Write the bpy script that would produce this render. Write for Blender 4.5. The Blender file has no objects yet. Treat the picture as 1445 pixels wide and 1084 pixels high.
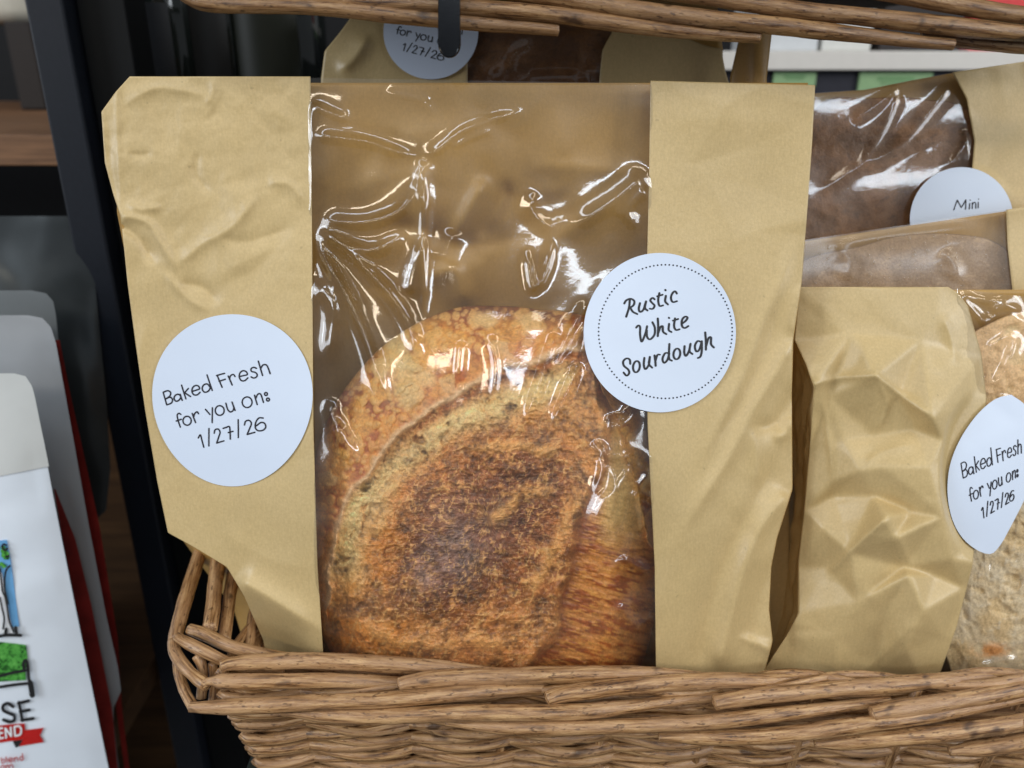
import bpy, math, random
import numpy as np
from mathutils import Vector
from mathutils.geometry import delaunay_2d_cdt

random.seed(7)
SC = bpy.context.scene
COL = SC.collection

# ------------------------------------------------------------------ camera
PITCH = math.radians(21.5)
FPX, CX, CY = 1150.0, 722.5, 542.0           # focal length and centre in photo pixels
CAM = np.array([0.0, 0.0, 1.30])
RIGHT = np.array([1.0, 0.0, 0.0])
FWD = np.array([0.0, math.cos(PITCH), -math.sin(PITCH)])
UP = np.array([0.0, math.sin(PITCH), math.cos(PITCH)])


def ray(px, py):
    px = np.asarray(px, float); py = np.asarray(py, float)
    u = ((px - CX) / FPX)[..., None]; v = ((py - CY) / FPX)[..., None]
    return FWD + u * RIGHT - v * UP


def at(px, py, d):
    """point seen at a photo pixel, d metres deep"""
    return CAM + np.asarray(d, float)[..., None] * ray(px, py)


def at_z(px, py, z):
    r = ray(px, py)
    t = (z - CAM[2]) / r[..., 2]
    return CAM + t[..., None] * r


def at_y(px, py, y):
    r = ray(px, py)
    t = (y - CAM[1]) / r[..., 1]
    return CAM + t[..., None] * r


class Surf:
    """a leaning sheet with relief: h (metres towards the viewer) over a plane"""

    def __init__(s, px, py, depth, lean=8.0, yaw=0.0, H=None):
        e = math.radians(lean); a = math.radians(yaw)
        s.n = np.array([math.sin(a) * math.cos(e), -math.cos(a) * math.cos(e), math.sin(e)])
        s.D = -float(np.dot(s.n, depth * ray(px, py)))
        s.H = H if H is not None else (lambda x, y: np.zeros(np.shape(x)))

    def P(s, px, py, dh=0.0, H=True):
        px = np.asarray(px, float); py = np.asarray(py, float)
        h = (s.H(px, py) if H else 0.0) + dh
        r = ray(px, py)
        t = -(s.D - h) / (r @ s.n)
        return CAM + t[..., None] * r


# ------------------------------------------------------------------ numeric helpers
def smooth(a, b, x):
    t = np.clip((x - a) / (b - a), 0, 1)
    return t * t * (3 - 2 * t)


def _hash(ix, iy, seed):
    n = (ix.astype(np.int64) * 374761393 + iy.astype(np.int64) * 668265263 + seed * 1274126177) & 0xFFFFFFFF
    n = ((n ^ (n >> 13)) * 1274126177) & 0xFFFFFFFF
    n = (n ^ (n >> 16)) & 0xFFFFFFFF
    n = (n * 2246822519) & 0xFFFFFFFF
    n = n ^ (n >> 15)
    return (n & 0xFFFFFF) / float(0xFFFFFF)


def vnoise(x, y, scale, seed=0, octaves=1, gain=0.5):
    out = 0.0; amp = 1.0; tot = 0.0
    for o in range(octaves):
        fx = x / scale; fy = y / scale
        ix = np.floor(fx); iy = np.floor(fy)
        tx = fx - ix; ty = fy - iy
        tx = tx * tx * tx * (tx * (tx * 6 - 15) + 10); ty = ty * ty * ty * (ty * (ty * 6 - 15) + 10)
        s = seed + 31 * o
        a = _hash(ix, iy, s); b = _hash(ix + 1, iy, s)
        c = _hash(ix, iy + 1, s); d = _hash(ix + 1, iy + 1, s)
        out = out + amp * ((a * (1 - tx) + b * tx) * (1 - ty) + (c * (1 - tx) + d * tx) * ty)
        tot += amp; amp *= gain; scale = scale / 2.03
    return out / tot


def ridged(x, y, scale, seed=0, octaves=3):
    out = 0; amp = 1; tot = 0
    for o in range(octaves):
        out = out + amp * (1 - np.abs(2 * vnoise(x, y, scale, seed + 17 * o) - 1)) ** 3
        tot += amp; amp *= .6; scale /= 2.1
    return out / tot


def worley(x, y, scale, seed=0):
    fx = x / scale; fy = y / scale
    ix = np.floor(fx); iy = np.floor(fy)
    f1 = np.full(np.shape(x), 9.0); f2 = f1.copy(); idv = np.zeros(np.shape(x))
    for dx in (-1, 0, 1):
        for dy in (-1, 0, 1):
            cx = ix + dx; cy = iy + dy
            qx = cx + _hash(cx, cy, seed); qy = cy + _hash(cx, cy, seed + 5)
            d = np.hypot(fx - qx, fy - qy)
            idn = _hash(cx, cy, seed + 11)
            n = d < f1
            f2 = np.where(n, f1, np.minimum(f2, d))
            idv = np.where(n, idn, idv)
            f1 = np.where(n, d, f1)
    return f1, f2, idv


def polydist(X, Y, pts):
    """distance, arc parameter 0..1, signed side to a polyline"""
    best = np.full(np.shape(X), 1e9); tt = np.zeros(np.shape(X)); sg = np.zeros(np.shape(X))
    seg = [math.hypot(pts[i + 1][0] - pts[i][0], pts[i + 1][1] - pts[i][1]) for i in range(len(pts) - 1)]
    L = sum(seg); acc = 0
    for i in range(len(pts) - 1):
        ax, ay = pts[i][:2]; bx, by = pts[i + 1][:2]
        dx, dy = bx - ax, by - ay
        l2 = dx * dx + dy * dy + 1e-9
        t = np.clip(((X - ax) * dx + (Y - ay) * dy) / l2, 0, 1)
        ex = X - (ax + t * dx); ey = Y - (ay + t * dy)
        d = np.hypot(ex, ey)
        n = d < best
        best = np.where(n, d, best)
        tt = np.where(n, (acc + t * seg[i]) / L, tt)
        sg = np.where(n, np.sign(dx * ey - dy * ex), sg)
        acc += seg[i]
    return best, tt, sg, L


def catmull(pts, step=3.0):
    P = np.array(pts, float)
    if len(P) < 3:
        n = max(2, int(np.linalg.norm(P[-1][:2] - P[0][:2]) / step))
        t = np.linspace(0, 1, n + 1)[:, None]
        return P[0] * (1 - t) + P[-1] * t
    closed = False
    Q = np.vstack([2 * P[0] - P[1], P, 2 * P[-1] - P[-2]])
    out = []
    for i in range(1, len(Q) - 2):
        p0, p1, p2, p3 = Q[i - 1], Q[i], Q[i + 1], Q[i + 2]
        n = max(2, int(np.linalg.norm((p2 - p1)[:2]) / step))
        for k in range(n):
            t = k / n
            out.append(0.5 * ((2 * p1) + (-p0 + p2) * t + (2 * p0 - 5 * p1 + 4 * p2 - p3) * t * t + (-p0 + 3 * p1 - 3 * p2 + p3) * t ** 3))
    out.append(Q[-2])
    return np.array(out)


class Field:
    """relief in millimetres on a raster over photo pixels"""

    def __init__(s, x0, y0, x1, y1, step=2.0):
        s.x0, s.y0, s.step = x0, y0, step
        s.X, s.Y = np.meshgrid(np.arange(x0, x1 + step, step), np.arange(y0, y1 + step, step))
        s.A = np.zeros(s.X.shape)

    def _box(s, pts, m):
        xs = [p[0] for p in pts]; ys = [p[1] for p in pts]
        i0 = max(0, int((min(xs) - m - s.x0) / s.step)); i1 = min(s.X.shape[1], int((max(xs) + m - s.x0) / s.step) + 2)
        j0 = max(0, int((min(ys) - m - s.y0) / s.step)); j1 = min(s.X.shape[0], int((max(ys) + m - s.y0) / s.step) + 2)
        return slice(j0, j1), slice(i0, i1)

    def ridge(s, pts, amp, w, p=1.3, taper=(0.25, 0.25), side=0.0, curve=True):
        """side: >0 also lifts the left-hand side like a fold"""
        if curve and len(pts) > 2:
            pts = [tuple(q) for q in catmull(pts, 12)]
        b = s._box(pts, w * 5 * (1 if side == 0 else 2))
        X, Y = s.X[b], s.Y[b]
        if X.size == 0:
            return
        d, t, sg, L = polydist(X, Y, pts)
        env = np.ones_like(d)
        if taper[0] > 0: env = env * smooth(0, taper[0], t)
        if taper[1] > 0: env = env * smooth(0, taper[1], 1 - t)
        prof = np.exp(-(d / w) ** p)
        if side:
            prof = prof * np.where(sg > 0, 1, 1) * 1.0
            far = np.exp(-(d / (w * 4)))
            prof = np.where(sg * side > 0, far, prof)
        s.A[b] += amp * env * prof

    def facets(s, pts, weight=1.0, mask=None):
        vs = [Vector((p[0], p[1])) for p in pts]
        V, E, Fc, ov, oe, of = delaunay_2d_cdt(vs, [], [], 0, 1e-5)
        hv = [pts[o[0]][2] if o else 0 for o in ov]
        out = np.zeros(s.A.shape)
        for f in Fc:
            ids = list(f)
            for k in range(1, len(ids) - 1):
                a, bb, c = ids[0], ids[k], ids[k + 1]
                A, B, C = V[a], V[bb], V[c]
                bx = s._box([A, B, C], 0)
                X, Y = s.X[bx], s.Y[bx]
                if X.size == 0: continue
                den = (B.y - C.y) * (A.x - C.x) + (C.x - B.x) * (A.y - C.y)
                if abs(den) < 1e-9: continue
                l1 = ((B.y - C.y) * (X - C.x) + (C.x - B.x) * (Y - C.y)) / den
                l2 = ((C.y - A.y) * (X - C.x) + (A.x - C.x) * (Y - C.y)) / den
                l3 = 1 - l1 - l2
                ins = (l1 > -1e-6) & (l2 > -1e-6) & (l3 > -1e-6)
                o = out[bx]
                o[ins] = (l1 * hv[a] + l2 * hv[bb] + l3 * hv[c])[ins]
        s.A += weight * out * (mask if mask is not None else 1.0)

    def randfacets(s, spacing, amp, seed, mask=None, aspect=1.0, sharp=1.0):
        rng = np.random.RandomState(seed)
        x0, x1 = s.X.min() - spacing * 2, s.X.max() + spacing * 2
        y0, y1 = s.Y.min() - spacing * 2, s.Y.max() + spacing * 2
        pts = []
        ny = int((y1 - y0) / (spacing * aspect)) + 1; nx = int((x1 - x0) / spacing) + 1
        for j in range(ny):
            for i in range(nx):
                pts.append((x0 + (i + rng.rand() * .9) * spacing, y0 + (j + rng.rand() * .9) * spacing * aspect, rng.randn() * amp * (1 if rng.rand() < .6 else .25)))
        s.facets(pts, 1.0, mask)

    def blur(s, sig):
        k = int(max(1, math.ceil(sig * 3 / s.step)))
        g = np.exp(-.5 * (np.arange(-k, k + 1) * s.step / sig) ** 2); g /= g.sum()
        A = np.pad(s.A, k, mode='edge')
        A = sum(g[i] * A[:, i:i + s.A.shape[1]] for i in range(2 * k + 1))
        A = sum(g[i] * A[i:i + s.A.shape[0], :] for i in range(2 * k + 1))
        s.A = A

    def __call__(s, px, py):
        fx = np.clip((np.asarray(px, float) - s.x0) / s.step, 0, s.A.shape[1] - 1.001)
        fy = np.clip((np.asarray(py, float) - s.y0) / s.step, 0, s.A.shape[0] - 1.001)
        i = fx.astype(int); j = fy.astype(int); tx = fx - i; ty = fy - j
        A = s.A
        return ((A[j, i] * (1 - tx) + A[j, i + 1] * tx) * (1 - ty) + (A[j + 1, i] * (1 - tx) + A[j + 1, i + 1] * tx) * ty) * 1e-3


def lin(r, g=None, b=None):
    if g is None: r, g, b = r
    f = lambda c: ((c / 255 + .055) / 1.055) ** 2.4 if c > 10 else c / 255 / 12.92
    return (f(r), f(g), f(b))


# ------------------------------------------------------------------ objects
def tag(o, label=None, cat=None, group=None, kind=None):
    if label: o['label'] = label
    if cat: o['category'] = cat
    if group: o['group'] = group
    if kind: o['kind'] = kind
    return o


def thing(name, loc, label, cat, group=None):
    o = bpy.data.objects.new(name, None)
    o.empty_display_size = .02
    COL.objects.link(o)
    o.location = loc
    return tag(o, label, cat, group)


def root_loc(p):
    l = np.zeros(3)
    while p is not None:
        l = l + np.array(p.location); p = p.parent
    return l


def mesh(name, V, faces, mat, parent=None, smooth_=True, col=None, vec=None, loc=None, solid=0.0):
    V = np.asarray(V, float).reshape(-1, 3)
    base = root_loc(parent)
    own = np.zeros(3) if loc is None else np.asarray(loc, float)
    V = V - base - own
    me = bpy.data.meshes.new(name)
    if isinstance(faces, np.ndarray):
        n = faces.shape[1]; nf = faces.shape[0]
        me.vertices.add(len(V)); me.vertices.foreach_set('co', V.ravel())
        me.loops.add(nf * n); me.loops.foreach_set('vertex_index', faces.ravel().astype(np.int32))
        me.polygons.add(nf)
        me.polygons.foreach_set('loop_start', np.arange(0, nf * n, n, dtype=np.int32))
        me.update(calc_edges=True)
    else:
        me.from_pydata(V.tolist(), [], [list(map(int, f)) for f in faces])
        me.update()
    me.validate()
    if smooth_:
        me.polygons.foreach_set('use_smooth', np.ones(len(me.polygons), bool))
    if col is not None:
        a = me.attributes.new('crust', 'FLOAT_COLOR', 'POINT')
        c = np.ones((len(V), 4)); c[:, :3] = col
        a.data.foreach_set('color', c.ravel())
    if vec is not None:
        a = me.attributes.new('rodco', 'FLOAT_VECTOR', 'POINT')
        a.data.foreach_set('vector', np.asarray(vec, float).ravel())
    me.materials.append(mat)
    o = bpy.data.objects.new(name, me)
    COL.objects.link(o)
    o.location = own
    if parent is not None: o.parent = parent
    if solid:
        m = o.modifiers.new('thickness', 'SOLIDIFY'); m.thickness = solid; m.offset = -1
    return o


def gridfaces(nr, nc, flip=False, wrap=False):
    j, i = np.meshgrid(np.arange(nr - 1), np.arange(nc if wrap else nc - 1), indexing='ij')
    a = (j * nc + i).ravel(); b = (j * nc + (i + 1) % nc).ravel()
    c = ((j + 1) * nc + (i + 1) % nc).ravel(); d = ((j + 1) * nc + i).ravel()
    f = np.stack([a, d, c, b] if not flip else [a, b, c, d], 1)
    return f


def interp(tab, y):
    t = sorted(tab, key=lambda q: q[1])
    return np.interp(y, [q[1] for q in t], [q[0] for q in t])


def rowgrid(L, R, y0, y1, step):
    """rows between two edge polylines given as (x, y) points"""
    nr = int((y1 - y0) / step) + 1
    ys = np.linspace(y0, y1, nr)
    xl = interp(L, ys); xr = interp(R, ys)
    nc = max(3, int(np.max(xr - xl) / step) + 1)
    s = np.linspace(0, 1, nc)
    X = xl[:, None] * (1 - s) + xr[:, None] * s
    Y = np.repeat(ys[:, None], nc, 1)
    return X, Y


def sheet(name, X, Y, surf, mat, parent, dh=0.0, solid=0.0, H=True, flip=False):
    V = surf.P(X, Y, dh, H)
    return mesh(name, V, gridfaces(*X.shape, flip=flip), mat, parent, solid=solid)


def tube(pts, rad, seg=14, wob=0.0, seed=0, capround=True, obl=1.0):
    """pts Nx3, rad N -> verts, faces, rodco"""
    P = np.asarray(pts, float); n = len(P); rad = np.broadcast_to(np.asarray(rad, float), (n,)).copy()
    T = np.gradient(P, axis=0); T /= np.linalg.norm(T, axis=1)[:, None] + 1e-12
    ref = np.array([0, 0, 1.0]) if abs(T[0][2]) < .8 else np.array([0, 1.0, 0])
    Nv = np.zeros_like(P); nn = ref - T[0] * np.dot(ref, T[0]); nn /= np.linalg.norm(nn)
    for i in range(n):
        nn = nn - T[i] * np.dot(nn, T[i]); nn /= np.linalg.norm(nn); Nv[i] = nn
    B = np.cross(T, Nv)
    S = np.concatenate([[0], np.cumsum(np.linalg.norm(np.diff(P, axis=0), axis=1))])
    th = np.linspace(0, 2 * math.pi, seg, endpoint=False)
    SS, TH = np.meshgrid(S, th, indexing='ij')
    r = rad[:, None] * np.ones(seg)
    if wob:
        r = r * (1 + wob * (2 * vnoise(SS * 1000, TH * 3 + 7 * np.cos(TH), 14, seed, 2) - 1) + wob * .5 * (2 * vnoise(SS * 1000, TH * 6, 5, seed + 3) - 1))
    V = P[:, None, :] + r[..., None] * (np.cos(TH)[..., None] * Nv[:, None, :] * obl + np.sin(TH)[..., None] * B[:, None, :])
    V = V.reshape(-1, 3)
    F = [list(f) for f in gridfaces(n, seg, wrap=True)]
    vec = np.stack([SS.ravel(), (np.cos(TH) * rad.mean()).ravel() + seed * .37, (np.sin(TH) * rad.mean()).ravel()], 1)
    V = np.vstack([V, P[0] - T[0] * rad[0] * .25, P[-1] + T[-1] * rad[-1] * .25])
    vec = np.vstack([vec, [S[0], seed * .37, 0], [S[-1], seed * .37, 0]])
    a, b = n * seg, n * seg + 1
    for k in range(seg):
        F.append([a, k, (k + 1) % seg]); F.append([b, (n - 1) * seg + (k + 1) % seg, (n - 1) * seg + k])
    return V, F, vec


class MB:
    def __init__(s): s.V = []; s.F = []; s.vec = []; s.n = 0

    def add(s, V, F, vec=None):
        V = np.asarray(V, float).reshape(-1, 3)
        s.V.append(V); s.F += [[int(i) + s.n for i in f] for f in F]
        s.vec.append(vec if vec is not None else np.zeros_like(V)); s.n += len(V)

    def box(s, lo, hi):
        x0, y0, z0 = lo; x1, y1, z1 = hi
        V = [(x0, y0, z0), (x1, y0, z0), (x1, y1, z0), (x0, y1, z0), (x0, y0, z1), (x1, y0, z1), (x1, y1, z1), (x0, y1, z1)]
        F = [(0, 3, 2, 1), (4, 5, 6, 7), (0, 1, 5, 4), (1, 2, 6, 5), (2, 3, 7, 6), (3, 0, 4, 7)]
        s.add(V, F)

    def build(s, name, mat, parent=None, smooth_=True, loc=None, vec=False, bevel=0.0):
        o = mesh(name, np.vstack(s.V), s.F, mat, parent, smooth_, vec=np.vstack(s.vec) if vec else None, loc=loc)
        if bevel:
            m = o.modifiers.new('bevel', 'BEVEL'); m.width = bevel; m.segments = 2; m.limit_method = 'ANGLE'
        return o


# ------------------------------------------------------------------ materials
class NT:
    def __init__(s, name):
        s.m = bpy.data.materials.new(name); s.m.use_nodes = True
        s.t = s.m.node_tree; s.t.nodes.clear()
        s.out = s.t.nodes.new('ShaderNodeOutputMaterial')

    def n(s, typ, **kw):
        nd = s.t.nodes.new('ShaderNode' + typ)
        for k, v in kw.items():
            if k in nd.inputs: nd.inputs[k].default_value = v
            else: setattr(nd, k, v)
        return nd

    def l(s, a, b): s.t.links.new(a, b)

    def noise(s, vec, scale, detail=3, rough=.55, dist=0.0):
        nd = s.n('TexNoise'); nd.inputs['Scale'].default_value = scale; nd.inputs['Detail'].default_value = detail
        nd.inputs['Roughness'].default_value = rough; nd.inputs['Distortion'].default_value = dist
        if vec is not None: s.l(vec, nd.inputs['Vector'])
        return nd.outputs['Fac']

    def ramp(s, fac, stops):
        r = s.n('ValToRGB'); e = r.color_ramp.elements
        while len(e) < len(stops): e.new(.5)
        for k, (p, c) in enumerate(stops):
            e[k].position = p; e[k].color = (*c, 1) if len(c) == 3 else c
        s.l(fac, r.inputs[0]); return r.outputs[0]

    def mapping(s, vec, scale):
        m = s.n('Mapping'); m.inputs['Scale'].default_value = scale; s.l(vec, m.inputs['Vector']); return m.outputs[0]

    def obj(s): return s.n('TexCoord').outputs['Object']

    def mix(s, fac, a, b, blend='MIX'):
        m = s.n('MixRGB', blend_type=blend)
        for v, i in ((fac, 0), (a, 1), (b, 2)):
            if hasattr(v, 'links'): s.l(v, m.inputs[i])
            elif i == 0: m.inputs[0].default_value = v
            else: m.inputs[i].default_value = (*v, 1)
        return m.outputs[0]

    def bsdf(s, color, rough=.5, spec=.5, metal=0.0, bump=None, bstr=.2, bdist=.001, coat=0.0):
        p = s.n('BsdfPrincipled')
        if hasattr(color, 'links'): s.l(color, p.inputs['Base Color'])
        else: p.inputs['Base Color'].default_value = (*color, 1)
        if hasattr(rough, 'links'): s.l(rough, p.inputs['Roughness'])
        else: p.inputs['Roughness'].default_value = rough
        p.inputs['Specular IOR Level'].default_value = spec
        p.inputs['Metallic'].default_value = metal
        p.inputs['Coat Weight'].default_value = coat
        if bump is not None:
            b = s.n('Bump'); b.inputs['Strength'].default_value = bstr; b.inputs['Distance'].default_value = bdist
            s.l(bump, b.inputs['Height']); s.l(b.outputs[0], p.inputs['Normal'])
        s.l(p.outputs[0], s.out.inputs[0]); s.p = p
        return s.m


def kraft_mat(name, base, seed=0.0):
    t = NT(name); o = t.obj()
    m1 = t.noise(o, 28, 4, .6)
    m2 = t.noise(o, 900, 3, .6)
    fib = t.noise(t.mapping(o, (1, 1, .12)), 1500, 2, .6)
    b = np.array(base)
    c = t.ramp(m1, [(.3, b * .93), (.55, b), (.75, b * np.array([1.05, 1.06, 1.10]))])
    c = t.mix(.5, c, t.ramp(m2, [(.35, (.86, .85, .82)), (.6, (1, 1, 1)), (.72, (1.08, 1.08, 1.08))]), 'MULTIPLY')
    c = t.mix(.35, c, t.ramp(fib, [(.35, (.86, .86, .84)), (.65, (1.05, 1.05, 1.05))]), 'MULTIPLY')
    spk = t.noise(o, 420, 1, .5)
    c = t.mix(t.ramp(spk, [(.77, (0, 0, 0)), (.80, (.35, .35, .35))]), c, b * .45)
    rough = t.ramp(t.noise(o, 60, 3), [(.3, (.34,) * 3), (.7, (.48,) * 3)])
    return t.bsdf(c, rough, .52, bump=t.noise(o, 1100, 3, .7), bstr=.16, bdist=.0006)


def plain(name, col, rough=.5, spec=.5, metal=0.0, nscale=120, var=.08, bstr=.05, coat=0.0):
    t = NT(name); o = t.obj(); b = np.array(col)
    c = t.ramp(t.noise(o, nscale, 4), [(.3, b * (1 - var)), (.7, b * (1 + var))])
    return t.bsdf(c, rough, spec, metal, bump=t.noise(o, nscale * 6, 3), bstr=bstr, bdist=.0006, coat=coat)


def film_mat(name, haze=.035, hazecol=(.75, .70, .62), rough=.06, gain=1.7):
    t = NT(name); o = t.obj()
    # thin clear film: the same Schlick reflection from either side
    ge = t.n('NewGeometry')
    dt = t.n('VectorMath', operation='DOT_PRODUCT'); t.l(ge.outputs['Normal'], dt.inputs[0]); t.l(ge.outputs['Incoming'], dt.inputs[1])
    ab = t.n('Math', operation='ABSOLUTE'); t.l(dt.outputs['Value'], ab.inputs[0])
    om = t.n('Math', operation='SUBTRACT'); om.inputs[0].default_value = 1.0; t.l(ab.outputs[0], om.inputs[1]); om.use_clamp = True
    pw = t.n('Math', operation='POWER'); t.l(om.outputs[0], pw.inputs[0]); pw.inputs[1].default_value = 5.0
    ma = t.n('Math', operation='MULTIPLY_ADD'); t.l(pw.outputs[0], ma.inputs[0]); ma.inputs[1].default_value = .96; ma.inputs[2].default_value = .04
    mul = t.n('Math', operation='MULTIPLY'); mul.inputs[1].default_value = gain; mul.use_clamp = True
    t.l(ma.outputs[0], mul.inputs[0])
    gl = t.n('BsdfGlossy'); gl.inputs['Roughness'].default_value = rough
    gl.inputs['Color'].default_value = (1, 1, 1, 1)
    bump = t.n('Bump'); bump.inputs['Strength'].default_value = .06; bump.inputs['Distance'].default_value = .0006
    t.l(t.noise(o, 260, 3, .6), bump.inputs['Height'])
    t.l(bump.outputs[0], gl.inputs['Normal'])
    tr = t.n('BsdfTransparent'); tr.inputs['Color'].default_value = (.97, .965, .95, 1)
    df = t.n('BsdfDiffuse'); df.inputs['Color'].default_value = (*hazecol, 1)
    hz = t.ramp(t.noise(o, 34, 5, .6, .6), [(.42, (haze * .35,) * 3), (.62, (haze,) * 3), (.8, (haze * 2.6,) * 3)])
    mh = t.n('MixShader'); t.l(hz, mh.inputs[0]); t.l(tr.outputs[0], mh.inputs[1]); t.l(df.outputs[0], mh.inputs[2])
    g2 = t.n('BsdfGlossy'); g2.inputs['Roughness'].default_value = .25; t.l(bump.outputs[0], g2.inputs['Normal'])
    mgl = t.n('MixShader'); mgl.inputs[0].default_value = .28; t.l(gl.outputs[0], mgl.inputs[1]); t.l(g2.outputs[0], mgl.inputs[2])
    mg = t.n('MixShader'); t.l(mul.outputs[0], mg.inputs[0]); t.l(mh.outputs[0], mg.inputs[1]); t.l(mgl.outputs[0], mg.inputs[2])
    t.l(mg.outputs[0], t.out.inputs[0])
    return t.m


def crust_mat(name, nscale=900, spec=.35, rough=.5):
    t = NT(name); o = t.obj()
    a = t.n('Attribute'); a.attribute_name = 'crust'
    n1 = t.noise(o, nscale, 4, .65)
    n2 = t.noise(o, nscale * 2.6, 2, .6)
    c = t.mix(.75, a.outputs['Color'], t.ramp(n1, [(.3, (.70, .66, .62)), (.5, (1, 1, 1)), (.72, (1.25, 1.27, 1.3))]), 'MULTIPLY')
    c = t.mix(.5, c, t.ramp(n2, [(.35, (.8, .78, .75)), (.65, (1.12, 1.12, 1.12))]), 'MULTIPLY')
    return t.bsdf(c, rough, spec, bump=n1, bstr=.45, bdist=.0009)


def wicker_mat(name='willow', k=1.0):
    t = NT(name); a = t.n('Attribute'); a.attribute_name = 'rodco'; v = a.outputs['Vector']
    streak = t.noise(t.mapping(v, (1, 14, 14)), 60, 4, .65)
    patch = t.noise(t.mapping(v, (1, 4, 4)), 30, 4, .6)
    fine = t.noise(t.mapping(v, (1, 6, 6)), 500, 3, .65)
    knot = t.noise(t.mapping(v, (1, 1.6, 1.6)), 75, 2, .5, .3)
    c = t.ramp(streak, [(.34, lin(74, 46, 25)), (.46, lin(152, 111, 70)), (.66, lin(206, 166, 118))])
    c = t.mix(t.ramp(patch, [(.42, (0, 0, 0)), (.62, (.55,) * 3)]), c, lin(180, 142, 106))
    c = t.mix(.5, c, t.ramp(fine, [(.3, (.72, .7, .68)), (.6, (1.06,) * 3)]), 'MULTIPLY')
    c = t.mix(t.ramp(knot, [(.64, (0, 0, 0)), (.74, (.85,) * 3)]), c, lin(66, 44, 30))
    speck = t.noise(t.mapping(v, (1, 3, 3)), 240, 2, .6)
    c = t.mix(t.ramp(speck, [(.60, (0, 0, 0)), (.70, (.75,) * 3)]), c, lin(74, 48, 30))
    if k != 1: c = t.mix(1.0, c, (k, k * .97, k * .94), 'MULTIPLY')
    return t.bsdf(c, .26, .6, bump=fine, bstr=.3, bdist=.0011)


def wood_mat(name, c0, c1, sc=(1, 12, 30), scale=9, rough=.55):
    t = NT(name); o = t.obj()
    g = t.noise(t.mapping(o, sc), scale, 5, .65, .4)
    f = t.noise(t.mapping(o, (sc[0] * 2, sc[1] * 4, sc[2] * 4)), scale * 3, 3, .6)
    c = t.ramp(g, [(.3, c0), (.7, c1)])
    c = t.mix(.4, c, t.ramp(f, [(.35, (.7,) * 3), (.65, (1.08,) * 3)]), 'MULTIPLY')
    return t.bsdf(c, rough, .35, bump=f, bstr=.2, bdist=.0008)


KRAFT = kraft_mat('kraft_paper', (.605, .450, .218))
KRAFT_SHADE = kraft_mat('kraft_paper_shaded', (.47, .272, .076))  # same kraft, with the bag's inner shade and amber bounce put into the colour
FILM = film_mat('window_film')
FILM_WET = film_mat('window_film_misted', .22, (.50, .42, .34), .24, 1.3)
FILM_DIM = film_mat('window_film_dim', .12, (.50, .41, .33), .06, 1.3)
LABEL = plain('label_paper', (.66, .745, .89), .42, .45, nscale=40, var=.012, bstr=.02)
INK = plain('black_ink', (.018, .018, .028), .6, .3, var=.1, bstr=0)
INK_SOFT = plain('grey_ink', (.028, .030, .036), .6, .3, var=.1, bstr=0)
CRUST = crust_mat('bread_crust', spec=.5, rough=.42)
WICKER = wicker_mat()
WICKER_SHADE = wicker_mat('willow_shaded', .62)  # same willow darkened: the upper basket's weaker light put into the colour
BLACK_STEEL = plain('black_powder_coat', (.010, .0125, .019), .42, .35, nscale=300, var=.1, bstr=.12)
BLACK_GLOSS = plain('black_gloss_metal', (.003, .0035, .005), .16, .2, nscale=200, var=.1, bstr=.03)
DARK = plain('dark_board', (.008, .008, .009), .7, .2)
GLASS_DARK = plain('dark_bottle_glass', (.006, .008, .007), .06, .6, nscale=60, var=.2, bstr=.01)

# ------------------------------------------------------------------ lettering (traced strokes)
S1 = lambda p: (205 + p[0] / 6.02, 490 + p[1] / 6.02)
S2 = lambda p: (820 + p[0] / 6.568, 355 + p[1] / 6.568)
S3 = lambda p: (840 + p[0] / 7.225, 440 + p[1] / 7.225)


def oval(cx, cy, rx, ry, rot=0.0, n=18):
    a = math.radians(rot); out = []
    for k in range(n + 1):
        t = 2 * math.pi * k / n
        x, y = rx * math.cos(t), ry * math.sin(t)
        out.append((cx + x * math.cos(a) - y * math.sin(a), cy + x * math.sin(a) + y * math.cos(a)))
    return out


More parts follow.
